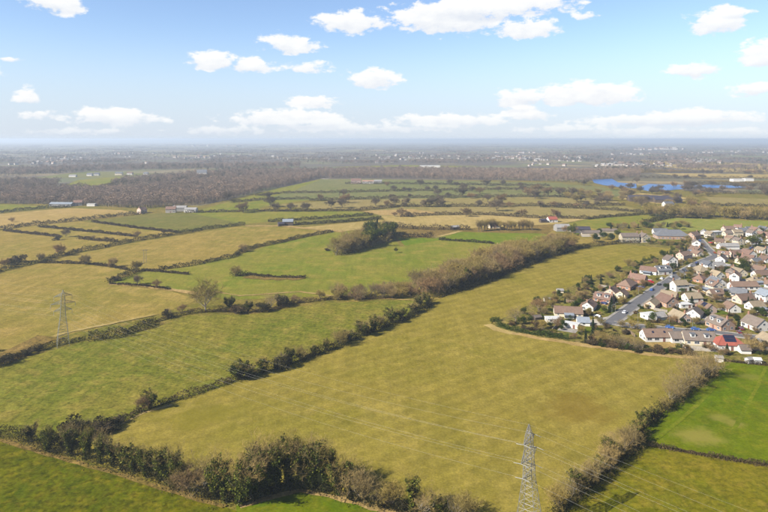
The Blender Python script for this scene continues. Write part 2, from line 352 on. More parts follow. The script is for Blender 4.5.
FIELDS = [ # far to near; photo pixel outlines traced on the ground
 ('field', [(-60,207),(0,204),(50,207),(27,210),(0,213),(-60,218)], g_fgreen),
 ('field', [(0,214),(20,212),(70,208),(121,210),(145,214),(78,221),(27,226),(0,229),(-80,236),(-80,220)], g_tan),
 ('field', [(90,222),(145,214),(195,212),(240,223),(247,224),(179,233),(130,227)], g_dgreen),
 ('field', [(27,226),(78,221),(137,229),(179,233),(133,241),(60,237),(0,231)], g_ltan),
 ('field', [(0,231),(60,236),(129,242),(109,247),(78,252),(48,258),(25,264),(0,271),(-110,300),(-110,245)], g_ltan),
 ('field', [(120,245),(247,225),(283,227),(333,231),(299,238),(257,247),(238,255),(189,266),(159,270),(140,271),(105,265),(40,263),(55,258)], g_ltan),
 ('field', [(0,272),(40,263),(84,264),(127,270),(139,272),(108,284),(170,291),(198,300),(160,314),(105,325),(62,337),(0,356),(-140,400),(-140,310)], g_ltan),
 ('field', [(139,272),(160,271),(189,266),(240,254),(280,243),(333,232),(350,231),(392,232),(400,247),(440,238),(494,244),(520,252),(480,268),(430,286),(330,296),(230,300),(170,290),(109,283)], g_fgreen),
 ('field', [(398,238),(433,238),(459,232),(537,233),(575,240),(560,250),(540,250),(494,244),(440,240),(405,246)], grass('spring_green_pasture', T(130,150,48), T(112,146,38), T(158,156,70), .012, 0, .2, .3)),
 ('field', [(189,213),(235,200),(275,189),(322,179),(345,181),(330,193),(309,200),(260,207),(260,211),(357,211),(372,215),(268,222),(245,224)], g_fgreen),
 ('field', [(322,179),(380,179),(560,183),(590,190),(560,192),(330,193),(290,192)], g_ggreen),
 ('field', [(290,192),(330,193),(540,191),(600,197),(309,200),(262,200)], g_ggreen),
 ('field', [(262,206),(342,200),(521,197),(610,198),(625,205),(400,207),(357,210)], g_ptan),
 ('field', [(365,211),(400,207),(625,206),(652,213),(587,219),(480,215),(381,216)], g_ptan),
 ('field', [(362,211),(412,209),(440,213),(410,216),(381,215)], g_dirt),
 ('field', [(381,216),(480,215),(587,219),(560,224),(530,226),(470,229),(390,226)], g_cream),
 ('field', [(390,226),(470,228),(560,224),(555,234),(460,232),(433,238),(398,236)], g_scrub),
 ('field', [(295,225),(334,223),(381,219),(372,216),(319,219),(268,223)], g_dgreen),
 ('field', [(297,228),(381,220),(405,221),(387,227),(346,231)], g_cream),
 ('field', [(556,227),(589,219),(657,214),(674,217),(642,224),(600,228),(640,233),(560,233)], g_fgreen),
 ('field', [(641,225),(675,218),(762,221),(900,226),(900,232),(740,229),(690,232)], grass('village_edge_pasture', T(160,166,90), T(146,160,72), T(184,172,108), .012, 0, .2, .3)),
 ('field', [(704,197),(768,199),(860,200),(860,209),(768,206),(716,204)], g_ptan),
 ('field', [(610,192),(640,193),(700,199),(660,204),(620,199)], g_cream),
 ('field', [(560,184),(592,186),(640,193),(610,198),(590,190)], g_ggreen),
 ('field', [(560,226),(590,228),(622,234),(618,243),(570,248),(545,236)], g_ltan),
 ('field', [(60,187),(78,180),(122,176),(150,178),(118,184),(95,190)], g_fgreen),
 ('field', [(640,160),(740,163),(860,168),(860,176),(720,172),(650,166)], g_cream),
 ('field', [(650,173),(760,174),(860,176),(860,179),(700,178)], g_cream),
 ('field', [(690,180),(780,181),(860,182),(860,186),(760,184)], g_scrub),
 ('field', [(590,169),(640,168),(700,171),(640,173)], g_scrub),
 ('field', [(30,178),(90,171),(160,174),(100,178)], g_ggreen),
 ('field', [(330,167),(400,165),(480,166),(440,168)], g_fgreen),
 ('field', [(480,170),(560,168),(640,170),(560,172)], g_cream),
 # near
 ('field', [(-160,425),(-160,372),(0,366),(80,343),(150,330),(190,316),(250,315),(320,304),(420,299),(433,303),(410,318),(370,335),(330,351),(290,366),(250,379),(195,396),(140,413),(105,431),(60,446),(0,436)], g_mid),
 ('field', [(105,432),(140,413),(195,396),(250,379),(290,366),(330,351),(370,335),(410,318),(433,303),(445,297),(475,287),(512,272),(550,257),(575,250),(600,246),(640,244),(672,247),(690,254),(600,292),(545,300),(520,315),(493,321),(490,326),(530,335),(560,341),(600,347),(640,353),(695,360),(712,374),(688,390),(670,407),(642,430),(640,441),(608,471),(585,492),(560,516),(520,560),(470,524),(387,509),(344,497),(300,488),(235,503),(190,493),(150,481),(100,466),(60,452)], g_main),
 ('field', [(-250,520),(-250,425),(0,438),(50,454),(100,468),(150,483),(190,495),(236,512),(250,640),(-250,900)], g_dark),
 ('field', [(236,506),(265,498),(300,489),(344,499),(387,511),(470,526),(520,562),(500,800),(260,800)], g_green),
 ('field', [(722,362),(768,367),(960,385),(960,500),(768,465),(652,446),(642,436),(645,430),(672,406),(690,391),(718,376)], g_green),
 ('field', [(640,446),(652,448),(768,468),(960,504),(960,800),(500,800),(520,562),(562,516),(586,493),(610,472)], g_rgreen),
]
sheet('field', [G(*p) for p in [(-300,215),(0,203),(200,206),(320,179),(600,181),(700,192),(900,196),(1100,240),(1100,500),(900,900),(-300,900),(-500,400)]], .012, grass('rough_grass_margin', T(150,136,76), T(128,130,58), T(176,152,98), .02, 0, .2, .7))
for i, (nm, px, m) in enumerate(FIELDS):
    sheet(nm, [G(*p) for p in px], .03+.007*i, m)
ZB = .03+.007*len(FIELDS)     # next free level, about 0.27 m
# tracks and ditch banks of pale earth
def strip(name, px, w, z, mat, wob=.3, seed=0, step=4):
    rng = random.Random(seed); pts = resample([G(*p) for p in px], step); Lf, Rt = [], []
    for i, p in enumerate(pts):
        d = (pts[min(i+1, len(pts)-1)]-pts[max(i-1, 0)]).normalized(); n = Vector((-d.y, d.x, 0)); k = w/2
        Lf.append(p+n*(k+rng.uniform(-wob, wob)*k)); Rt.append(p-n*(k+rng.uniform(-wob, wob)*k))
    m = MB(); b = len(pts); m.v = [(p.x, p.y, z) for p in Lf+Rt]
    m.f = [[i, b+i, b+i+1, i+1] for i in range(b-1)]
    o = m.build(name, mat); o['kind'] = 'structure'; return o
strip('path', [(40,342),(62,334),(100,326),(130,320),(155,315)], 3.0, ZB+.004, g_cream, .3, 1)
strip('path', [(0,362),(20,352),(40,341),(50,337)], 13, ZB+.008, g_scrub, .4, 2)
strip('path', [(110,284),(140,286),(170,290),(200,294)], 5, ZB+.012, g_dirt, .4, 3)
strip('path', [(245,226),(283,226),(310,229),(345,232)], 8, ZB+.016, g_dirt, .3, 4)
strip('path', [(433,238),(446,235),(460,231.5)], 6, ZB+.02, g_cream, .2, 5)
strip('path', [(-20,436),(0,440),(50,456),(100,470),(150,485),(190,497),(225,508)], 1.8, ZB+.024, g_scrub, .5, 6)
strip('path', [(240,508),(268,500),(300,491),(344,500),(387,512),(470,527)], 2.4, ZB+.028, g_dirt, .5, 7)
strip('path', [(190,298),(215,292),(240,296),(300,292),(330,296),(420,301)], 2, ZB+.032, g_dirt, .6, 8)
strip('path', [(500,331),(540,339),(600,348),(660,356),(700,359)], 4.5, ZB+.036, g_dirt, .4, 9)
strip('path', [(487,325),(497,330),(512,334)], 5, ZB+.040, g_cream, .3, 10)
strip('path', [(109,432.5),(128,421.5),(142,414),(172,405.5)], 1.3, ZB+.042, g_cream, .5, 12)
strip('path', [(245,277),(280,279),(305,278)], 9, ZB+.044, g_scrub, .5, 11)
g_wheel = grass('worn_wheel_track', T(132,144,36), T(124,142,30), T(150,150,56), .03, 0, .1, .3)
for k, o in enumerate((0, 2.6)):     # tractor wheelings across the green field
    strip('path', [(732+o,432),(745+o*.9,408),(756+o*.8,388),(765+o*.7,368)], .7, ZB+.05+.004*k, g_wheel, .3, 20+k, 3)
    strip('path', [(655+o,440),(680+o,420),(700+o,402),(715+o,385)], .8, ZB+.06+.004*k, g_wheel, .3, 23+k, 3)
def water():
    q = NB('lake_water'); v = q.coord(); n = q.noise(v, .25, 4, .6); q.bump(n, 1.0, 1.2)
    q.col((.02, .07, .19), .3); q.p.inputs['Specular IOR Level'].default_value = .35  # blue of the reflected sky is put into the base colour
    for i, p in enumerate(([(592,179.6),(601,179.3),(612,178.8),(618,182.4),(628,183.5),(636,183.6),(637,188.6),(622,187.5),(604,185.3),(594,183)],
              [(640,187),(649,184),(660,184.6),(675,184.6),(690,185.6),(683,189),(668,190.6),(649,191.4),(641,189.6)],
              [(694,186),(706,184.8),(730,185.6),(752,187),(735,188),(706,188)])):
        sheet('lake', [G(*a) for a in p], ZB+.1+.01*i, q.m)
water()

# ------------------------------------------------------------------ vegetation builders
def cards(P, size, rs, flat=0.0, aspect=.62):
    """one small four-sided leaf clump at every point"""
    n = len(P); u = rs.normal(size=(n, 3)); u /= np.linalg.norm(u, axis=1)[:, None]
    w = rs.normal(size=(n, 3)); w -= (w*u).sum(1)[:, None]*u; w /= np.linalg.norm(w, axis=1)[:, None]
    s = (size*rs.uniform(.6, 1.4, n))[:, None]; nrm = np.cross(u, w)
    a = P+u*s*.5; c = P-u*s*.5; b = P+w*s*.5*aspect+nrm*s*.12; d = P-w*s*.5*aspect+nrm*s*.12
    V = np.stack([a, b, c, d], 1).reshape(-1, 3)
    return V, np.arange(n*4).reshape(n, 4), np.repeat(np.clip(rs.beta(2, 2.6, n), 0, 1), 4)
def slivers(A, B, w, rs):
    """thin twigs from A to B"""
    n = len(A); d = B-A; r = rs.normal(size=(n, 3)); s = np.cross(d, r); s /= (np.linalg.norm(s, axis=1)[:, None]+1e-9)
    w = np.broadcast_to(np.asarray(w, float), (n,))[:, None]
    V = np.stack([A-s*w*.5, A+s*w*.5, B+s*w*.18, B-s*w*.18], 1).reshape(-1, 3)
    return V, np.arange(n*4).reshape(n, 4), np.repeat(np.clip(rs.beta(2, 2, n), 0, 1), 4)
def join(parts):
    V = []; F = []; T = []; b = 0
    for v, f, t in parts: V.append(v); F.append(f+b); T.append(t); b += len(v)
    return np.concatenate(V), np.concatenate(F), np.concatenate(T)
def skeleton(rng, h, spread, trunk=.28, forks=6, up=.55, lean=.05, r0=None):
    segs = []; r0 = r0 or h*.022
    def limb(p, d, ln, r, lvl, kids):
        q = p.copy(); n = 3 if lvl < 3 else 2; pts = [(q.copy(), r)]
        for i in range(n):
            d = (d+Vector((rng.gauss(0, .16), rng.gauss(0, .16), rng.gauss(.04, .1)))).normalized()
            q2 = q+d*ln/n; r2 = r*(1-.62*(i+1)/n); segs.append((q.copy(), q2.copy(), pts[-1][1], r2, lvl)); q = q2; pts.append((q.copy(), r2))
        if lvl >= 4: return
        for k in range(kids[lvl]):
            t = rng.uniform(.3, 1) if k else 1; i = min(n-1, int(t*n)); a, ra = pts[i]; b, rb = pts[i+1]; f = t*n-i
            s = a.lerp(b, f); rr = (ra+(rb-ra)*f)*.75
            e = Vector((rng.gauss(0, 1), rng.gauss(0, 1), rng.gauss(.25, .7))).normalized()
            nd = (d*.55+e*(.5+.35*spread)+Vector((0, 0, .22*up))).normalized()
            limb(s, nd, ln*rng.uniform(.5, .72), max(rr, .012), lvl+1, kids)
    base = Vector((0, 0, -.3)); top = Vector((rng.gauss(0, lean)*h, rng.gauss(0, lean)*h, h*trunk))
    segs.append((base, top, r0*1.25, r0*.9, 0))
    for k in range(forks):
        t = 2*math.pi*(k+rng.random()*.7)/forks; tl = rng.uniform(.25, .95)*spread
        d = Vector((math.cos(t)*tl, math.sin(t)*tl, up+rng.uniform(.1, .6))).normalized()
        s = base.lerp(top, rng.uniform(.72, 1))
        limb(s, d, h*(1-trunk)*rng.uniform(.52, .68), r0*rng.uniform(.45, .65), 1, [0, 5, 4, 4, 0])
    return segs
def fit_height(segs, h):
    z = max(s[1].z for s in segs); k = h/z
    return [(a*k, b*k, ra*k, rb*k, l) for a, b, ra, rb, l in segs]
def wood_mesh(name, segs, maxlvl, mat, n=5):
    m = MB()
    for a, b, ra, rb, l in segs:
        if l <= maxlvl: m.bar(a, b, ra, rb, n)
    me = m.mesh(name, mat); return me
def twigs_of(segs, rs, minlvl, extra, ln, w):
    sg = [s for s in segs if s[4] >= minlvl]
    A = np.array([s[0] for s in sg]); B = np.array([s[1] for s in sg]); wd = np.array([max(s[2]*1.7, w) for s in sg])
    parts = [slivers(A, B, wd, rs)]
    if extra:
        i = rs.integers(0, len(sg), extra); t = rs.uniform(0, 1, (extra, 1)); S0 = A[i]*(1-t)+B[i]*t
        D = (B[i]-A[i]); D /= np.linalg.norm(D, axis=1)[:, None]+1e-9
        E = D*.7+rs.normal(size=(extra, 3))*.55+np.array([0, 0, .22]); E /= np.linalg.norm(E, axis=1)[:, None]
        parts.append(slivers(S0, S0+E*(ln*rs.uniform(.5, 1.3, (extra, 1))), w, rs))
    return parts
def lumpy(rs, n, rad, lumps=7, hollow=.35, seedpow=.5):
    """points in an uneven crown volume: several overlapping lobes"""
    c = rs.normal(size=(lumps, 3))*np.array([.42, .42, .36]); c[:, 2] += .05; r = rs.uniform(.42, .72, lumps)
    i = rs.integers(0, lumps, n); d = rs.normal(size=(n, 3)); d /= np.linalg.norm(d, axis=1)[:, None]
    q = (hollow+(1-hollow)*rs.uniform(0, 1, n)**seedpow)*r[i]
    P = c[i]+d*q[:, None]
    return P*np.array(rad)
class Proto:                  # meshes of one kind of tree
    def __init__(s, parts): s.parts = parts       # [(part name, mesh)]
def bare_proto(seed, h=12, spread=1.0, trunk=.25, forks=6, mat='twig', bark='bark', extra=2600, w=.035, ln=1.0, up=.55, lvl=2):
    rng = random.Random(seed); rs = np.random.default_rng(seed); sg = fit_height(skeleton(rng, h, spread, trunk, forks, up), h*.97)
    V, F, T = join(twigs_of(sg, rs, lvl+1, extra, ln, w))
    return Proto([('trunk', wood_mesh('bare_trunk', sg, lvl, MT[bark])), ('crown', np_mesh('bare_crown', V, F, MT[mat], T))])
def ivy_proto(seed, h=14, spread=.6, n=5200, size=.46, twig=900, narrow=False):
    rng = random.Random(seed); rs = np.random.default_rng(seed); sg = fit_height(skeleton(rng, h, spread, .3, 4 if narrow else 5, 1.0), h)
    big = [s for s in sg if s[4] <= 2 and s[1].z < h*.93]; P = []; wt = np.array([(s[1]-s[0]).length*(1.8 if s[4] == 0 else 1 if s[4] == 1 else .55) for s in big]); wt /= wt.sum()
    idx = rs.choice(len(big), n, p=wt)
    gap = rs.uniform(0, 1, len(big)) < .22
    for i in idx:
        s = big[i]
        if gap[i] and s[4] == 2: continue
        t = rs.uniform(0, 1); c = s[0].lerp(s[1], t); k = (.55 if narrow else .85)*(1.25 if s[4] < 2 else .85)
        d = rs.normal(size=3); d /= np.linalg.norm(d); r = k*(.45+.75*rs.uniform(0, 1)**.6)*(h/14)
        z = c.z+d[2]*r*1.2
        if z < .5: z = rs.uniform(.2, 2)
        P.append((c.x+d[0]*r, c.y+d[1]*r, z))
    P = np.array(P); V, F, T = cards(P, size, rs)
    V2, F2, T2 = join(twigs_of(sg, rs, 3, twig, .9, .034))
    return Proto([('trunk', wood_mesh('ivy_trunk', sg, 2, MT['palebark'])), ('ivy', np_mesh('ivy_leaves', V, F, MT['ivy'], T)), ('crown', np_mesh('ivy_tree_twigs', V2, F2, MT['olivetwig' if seed % 2 else 'paletwig'], T2))])
def shrub_proto(seed, rad=(2.2, 2.2, 1.6), n=900, size=.42, mat='brush', twig=250, tm='twig', stem=True):
    rng = random.Random(seed); rs = np.random.default_rng(seed)
    P = lumpy(rs, n, rad)+np.array([0, 0, rad[2]*1.0]); P[:, 2] = np.maximum(P[:, 2], rs.uniform(.05, .5, n))
    V, F, T = cards(P, size, rs)
    m = MB()
    for k in range(5):
        t = rng.uniform(0, 6.28); e = Vector((math.cos(t)*rad[0]*.5, math.sin(t)*rad[1]*.5, rad[2]*1.3)); m.bar((math.cos(t)*.1, math.sin(t)*.1, -.2), e, .09, .03)
    parts = [('stem', m.mesh('shrub_stem', MT['bark'])), ('crown', None)]
    if twig:
        d = rs.normal(size=(twig, 3)); d[:, 2] = np.abs(d[:, 2]); d /= np.linalg.norm(d, axis=1)[:, None]
        A = d*np.array(rad)*.5+np.array([0, 0, rad[2]]); B = A+d*np.array(rad)*rs.uniform(.35, .75, (twig, 1))
        V2, F2, T2 = slivers(A, B, .035, rs); parts.append(('twigs', np_mesh('shrub_twigs', V2, F2, MT[tm], T2)))
    parts[1] = ('crown', np_mesh('shrub_crown', V, F, MT[mat], T))
    return Proto(parts)
def conifer_proto(seed, h=9, r=2.2, n=1500, size=.5, mat='conifer', pw=.85):
    rs = np.random.default_rng(seed); z = rs.uniform(.06, 1, n)**1.25; a = rs.uniform(0, 2*math.pi, n)
    tier = .82+.22*np.sin(z*38+seed); rr = r*(1-z)**pw*tier*(.35+.65*rs.uniform(0, 1, n)**.5)*(1+.18*np.sin(a*3+seed))
    P = np.stack([rr*np.cos(a), rr*np.sin(a), z*h-rr*.25], 1); P[:, 2] = np.maximum(P[:, 2], .15); V, F, T = cards(P, size, rs)
    m = MB(); m.bar((0, 0, -.3), (0, 0, h*.9), .2, .04, 6)
    return Proto([('trunk', m.mesh('conifer_trunk', MT['bark'])), ('crown', np_mesh('conifer_crown', V, F, MT[mat], T))])
def leafy_proto(seed, h=8, rad=(3, 3, 2.8), n=2200, size=.45, mat='greenleaf'):
    rng = random.Random(seed); rs = np.random.default_rng(seed)
    P = lumpy(rs, n, rad, 9)+np.array([0, 0, h-rad[2]]); P[:, 2] = np.maximum(P[:, 2], .4); V, F, T = cards(P, size, rs)
    m = MB(); m.bar((0, 0, -.3), (0, 0, h-rad[2]), .22, .14, 6)
    for k in range(5):
        t = k*1.26; m.bar((0, 0, (h-rad[2])*.8), (math.cos(t)*rad[0]*.6, math.sin(t)*rad[1]*.6, h-rad[2]*.7), .1, .03)
    return Proto([('trunk', m.mesh('leafy_trunk', MT['bark'])), ('crown', np_mesh('leafy_crown', V, F, MT[mat], T))])

PR = {
 'ivy': [ivy_proto(11), ivy_proto(12, spread=.75), ivy_proto(13, spread=.5, n=5600), ivy_proto(14, spread=.7, twig=1700)],
 'ivycol': [ivy_proto(21, 12, .35, 3600, .44, 300, True), ivy_proto(22, 12, .4, 3800, .44, 400, True)],
 'ivylow': [ivy_proto(31, 9, 1.0, 5200, .46, 800), ivy_proto(32, 9, 1.1, 5600, .46, 800), ivy_proto(33, 9, .9, 5200, .46, 1000)],
 'bare': [bare_proto(41, mat='twig'), bare_proto(42, spread=1.2, mat='twig'), bare_proto(43, mat='twig', trunk=.2)],
 'pale': [bare_proto(51, mat='paletwig', bark='palebark'), bare_proto(52, spread=1.15, mat='paletwig', trunk=.15, bark='palebark'), bare_proto(53, mat='paletwig', forks=8, trunk=.1, bark='palebark')],
 'olive': [bare_proto(61, mat='olivetwig', trunk=.12, forks=8, extra=5200, w=.065), bare_proto(62, mat='olivetwig', trunk=.1, forks=9, extra=5200, w=.065, spread=.8), bare_proto(63, mat='paletwig', trunk=.15, forks=8, extra=5000, w=.06, spread=.7), bare_proto(64, mat='olivetwig', trunk=.2, forks=7, extra=5000, w=.065)],
 'russet': [bare_proto(71, mat='redtwig', extra=4600, w=.06, trunk=.15, forks=8), bare_proto(72, mat='redtwig', extra=4600, w=.06, trunk=.2)],
 'farbare': [bare_proto(45, mat='twig', w=.13, extra=2600, ln=1.3, spread=1.1), bare_proto(46, mat='twig', w=.13, extra=2600, ln=1.3, trunk=.18), bare_proto(47, mat='redtwig', w=.13, extra=2400, ln=1.3)],
 'farolive': [bare_proto(48, mat='olivetwig', w=.14, extra=3000, ln=1.3, trunk=.12, forks=8), bare_proto(49, mat='paletwig', w=.13, extra=3000, ln=1.3, trunk=.12, forks=8)],
 'poplar': [bare_proto(81, spread=.25, mat='paletwig', up=1.4, extra=2200, w=.05, trunk=.15), bare_proto(82, spread=.3, mat='olivetwig', up=1.4, extra=2200, w=.05, trunk=.15)],
 'big': [bare_proto(91, h=20, spread=1.35, trunk=.2, forks=7, mat='olivetwig', extra=4200, w=.07, ln=1.8, bark='palebark')],
 'brush': [shrub_proto(101), shrub_proto(102, (2.8, 2.2, 1.7), 1100), shrub_proto(103, (2.0, 2.4, 2.0), 1000)],
 'brownbrush': [shrub_proto(111, mat='hedge', n=700, twig=500, tm='redtwig'), shrub_proto(112, (2.6, 2.2, 1.5), 750, mat='hedge', twig=500, tm='twig')],
 'redbush': [shrub_proto(121, (2.6, 2.2, 1.4), 900, .4, 'hedge', 1200, 'redtwig')],
 'green': [shrub_proto(131, (1.6, 1.6, 1.2), 600, .34, 'greenleaf', 0), shrub_proto(132, (1.9, 1.5, 1.3), 650, .34, 'greenleaf', 0)],
 'yellow': [shrub_proto(141, (1.7, 1.6, 1.2), 650, .32, 'yellowleaf', 60)],
 'conifer': [conifer_proto(151), conifer_proto(152, 8, 2.6), conifer_proto(153, 10, 1.7, pw=.6)],
 'leafy': [leafy_proto(161), leafy_proto(162, 7, (3.2, 2.8, 2.6)), leafy_proto(163, 8, (2.8, 3.0, 3.0), mat='ivy')],
}
PH = {'ivy': 14, 'ivycol': 12, 'ivylow': 9, 'bare': 12, 'pale': 12, 'olive': 12, 'russet': 12, 'poplar': 12, 'farbare': 12, 'farolive': 12, 'big': 20, 'brush': 3.6, 'brownbrush': 3.4, 'redbush': 3.2,
      'green': 2.6, 'yellow': 2.5, 'conifer': 9, 'leafy': 8}
NAMES = {'ivy': 'ivy_clad_tree', 'ivycol': 'ivy_clad_tree', 'ivylow': 'ivy_clad_tree', 'bare': 'bare_tree', 'pale': 'pale_bare_tree', 'olive': 'twiggy_tree', 'russet': 'russet_bare_tree', 'poplar': 'poplar_tree', 'farbare': 'bare_tree', 'farolive': 'twiggy_tree',
         'big': 'bare_tree', 'brush': 'shrub', 'brownbrush': 'shrub', 'redbush': 'shrub', 'green': 'garden_shrub', 'yellow': 'flowering_shrub', 'conifer': 'conifer_tree', 'leafy': 'evergreen_tree'}
trng = random.Random(77)
def tree(kind, p, h, label, group=None, wide=1.0, rz=None):
    pr = trng.choice(PR[kind]); k = h/PH[kind]
    t = empty(NAMES[kind], (p[0], p[1], 0), trng.uniform(0, 6.28) if rz is None else rz)
    t.scale = (k*wide*trng.uniform(.92, 1.08), k*wide*trng.uniform(.92, 1.08), k)
    for nm, me in pr.parts: obj(nm, me, t)
    tag(t, label, 'shrub' if 'shrub' in NAMES[kind] else 'tree', group)
    return t

# ------------------------------------------------------------------ hedges
def hedge(px, w, h, label, mat='hedge', dens=38, size=.5, seed=0, group=None, gaps=0, twig=6, base=.0):
    rs = np.random.default_rng(seed+500); pts = resample([G(*p) for p in px], 1.5)
    A = np.array([(p.x, p.y) for p in pts]); D = np.diff(A, axis=0); Ls = np.linalg.norm(D, axis=1); cum = np.concatenate([[0], np.cumsum(Ls)]); Lt = cum[-1]
    dens = dens*1.7; n = int(Lt*dens); s = rs.uniform(0, Lt, n); i = np.clip(np.searchsorted(cum, s)-1, 0, len(D)-1); t = ((s-cum[i])/np.maximum(Ls[i], 1e-6))[:, None]
    C0 = A[i]*(1-t)+A[i+1]*t if len(A) > 1 else A[i]; N = np.stack([-D[i, 1], D[i, 0]], 1)/np.maximum(Ls[i], 1e-6)[:, None]
    ph = rs.uniform(0, 6.28, 6)
    prof = 1+.20*np.sin(s*.43+ph[0])+.16*np.sin(s*.17+ph[1])+.12*np.sin(s*1.1+ph[2])+.1*np.sin(s*2.3+ph[3])
    mean = .6*np.sin(s*.09+ph[4])+.4*np.sin(s*.23+ph[5])
    hz = rs.uniform(0, 1, n)**.8; lat = rs.normal(size=n)*.36*w*np.sqrt(np.maximum(1.05-.7*hz**3, .1))*prof+mean*w*.18
    P = np.column_stack([C0+N*lat[:, None], base+.08+hz*h*prof*(1-.18*np.abs(lat)/w)])
    if gaps:
        keep = (np.sin(s*.21+ph[1])+np.sin(s*.083+ph[0])) > gaps-1.6; P = P[keep]; s = s[keep]
    V, F, T = cards(P, size, rs)
    parts = [(V, F, T)]
    m = int(len(P)*twig/dens)
    if m:
        j = rs.integers(0, len(P), m); A0 = P[j]; d = rs.normal(size=(m, 3))*.4+np.array([0, 0, 1]); parts.append(slivers(A0, A0+d*rs.uniform(.3, .8, (m, 1))*h*.35, max(.04, size*.08), rs))
    V, F, T = join(parts)
    c = V.mean(0).copy(); c[2] = 0; V = V-c
    o = obj('hedge', np_mesh('hedge', V, F, MT[mat], T), None, tuple(c)); tag(o, label, 'hedge', group); return o

# ------------------------------------------------------------------ village layout (streets first, the rest uses them)
STREETS = [
 ([(608,325),(620,316.5),(640,301),(660,287.5),(680,274),(700,263),(716,256.5),(740,251),(768,247.5),(840,243)], 6.2),
 ([(613,323.5),(630,326),(655,328.5),(685,331.5),(712,332.5),(745,337),(800,342)], 6.0),
 ([(672,280),(690,286),(726,290),(768,297),(830,303)], 5.5),
 ([(706,261),(730,266),(768,271),(830,276)], 5.5),
 ([(716,256.5),(706,247),(700,240),(690,235)], 5.0),
]
def near_street(p, d):
    for pts, w in STREETS:
        g = [G(*q) for q in pts]
        for a, b in zip(g[:-1], g[1:]):
            ab = b-a; t = max(0, min(1, (p-a).dot(ab)/ab.length_squared))
            if (p-(a+ab*t)).length < d+w/2: return True
    return False
def village():
    zb = .05
    px = [(493,323),(518,312),(543,297),(560,291),(600,275),(640,262),(656,257),(672,249),(640,246),(622,245),(618,240),(625,233),(668,234),(690,231),(740,228),(900,229),(960,260),(960,384),(768,366),(722,361),(690,359),(640,352),(600,346),(560,341),(530,336),(500,331)]
    sheet('garden_ground', [G(*p) for p in px], ZB+.005, g_garden)
    for i, (pts, w) in enumerate(STREETS):
        strip('pavement', pts, w+3.4, ZB+.10+.005*i, MT['paving'], 0, 0, 3)
        # raised kerbs either side
        g = resample([G(*q) for q in pts], 3)
        for sgn in (-1, 1):
            m = MB(); L2 = []
            for k, p in enumerate(g):
                d = (g[min(k+1, len(g)-1)]-g[max(k-1, 0)]).normalized(); n = Vector((-d.y, d.x, 0)); L2.append((p+n*sgn*(w/2), p+n*sgn*(w/2+.16)))
            for (a, b), (c, d) in zip(L2[:-1], L2[1:]):
                z0, z1 = ZB+.09, ZB+.25
                m.poly([(a.x, a.y, z1), (b.x, b.y, z1), (d.x, d.y, z1), (c.x, c.y, z1)]); m.poly([(a.x, a.y, z0), (a.x, a.y, z1), (c.x, c.y, z1), (c.x, c.y, z0)]); m.poly([(b.x, b.y, z1), (b.x, b.y, z0), (d.x, d.y, z0), (d.x, d.y, z1)])
            o = m.build('kerb', MT['concrete']); o['kind'] = 'structure'
    for i, (pts, w) in enumerate(STREETS):
        strip('road', pts, w, ZB+.14+.005*i, MT['asphalt'], 0, 0, 3)
village()

# ------------------------------------------------------------------ hedgerow trees
L_H1 = 'ivy covered tree in the hedgerow between the lush pasture and the olive field'
for (x, y, h, k, w) in [(30,443,7,'ivylow',1),(48,453,10,'ivy',1.1),(72,457,11,'ivy',1),(86,461,11.5,'ivy',1.05),(99,465,11,'ivy',.9),(112,468,11,'ivycol',1.1),(121,471,11,'ivycol',1),(134,474,10,'ivylow',1),
                        (147,479,11,'ivy',.9),(159,482,12,'ivycol',1.1),(168,487,12.5,'ivy',.9),(215,499,13,'ivy',1),(227,503,15,'ivycol',1.1),(239,506,16,'ivy',1),(250,500,16,'ivy',1),(262,497,17,'ivy',1.1),(275,492,17.5,'ivy',1.1),
                        (288,489,17,'ivy',1),(300,488,16,'ivycol',1.1),(312,490,16.5,'ivy',1),(325,493,15,'ivy',1),(338,497,12,'ivylow',.9),(410,513,12,'ivycol',1.1),(438,518,7,'ivylow',1)]:
    d = 'slender ivy column' if k == 'ivycol' else 'low spreading ivy covered tree' if k == 'ivylow' else 'tall broad ivy covered tree' if h > 14.5 else 'middling ivy covered tree'
    wh = 'near the corner where three fields meet' if x < 140 else 'left of the brown bare bushes' if x < 175 else 'in the tall dark clump above the pale ditch bank' if x < 330 else 'after the gap beyond the tall dark clump'
    lb = d+' '+wh
    tree(k, G(x, y-1), h, lb, lb, w)
for (x, y, h, k) in [(182,488,8,'olive'),(190,493,9,'russet'),(201,495,8.5,'pale'),(352,499,12,'pale'),(364,503,9,'olive'),(376,505,8,'pale'),(392,509,8,'olive'),(423,515,9,'pale'),(456,520,8,'pale'),(472,523,8,'olive'),(312,482,14,'pale'),(205,486,11,'pale')]:
    tree(k, G(x, y), h, 'bare twiggy tree among the ivy covered trees beside the lush pasture', 'bare trees of the hedgerow beside the lush pasture')
for (x, y, h) in [(76,436,6.5),(90,436,6),(102,434,5),(118,425,3.5),(62,447,5),(178,489,3),(208,497,3),(355,501,3),(384,508,3.2),(400,511,3)]:
    tree('brush', G(x, y), h, 'low dark bramble bush under the ivy covered trees by the lush pasture', 'bramble bushes under the ivy covered trees', 1.0)
hedge([(-60,432),(0,437),(28,444),(60,454),(100,466),(150,481),(190,493),(232,504)], 4.2, 3.2, 'scrubby hedge bottom under the ivy covered trees along the lush pasture', 'brush', 42, .42, 1, twig=10)
hedge([(232,504),(265,496),(300,488),(344,497),(387,509),(430,517),(480,525)], 4.0, 3.0, 'scrubby hedge bottom beside the pale ditch bank at the foot of the big olive field', 'brush', 42, .42, 2, twig=10)
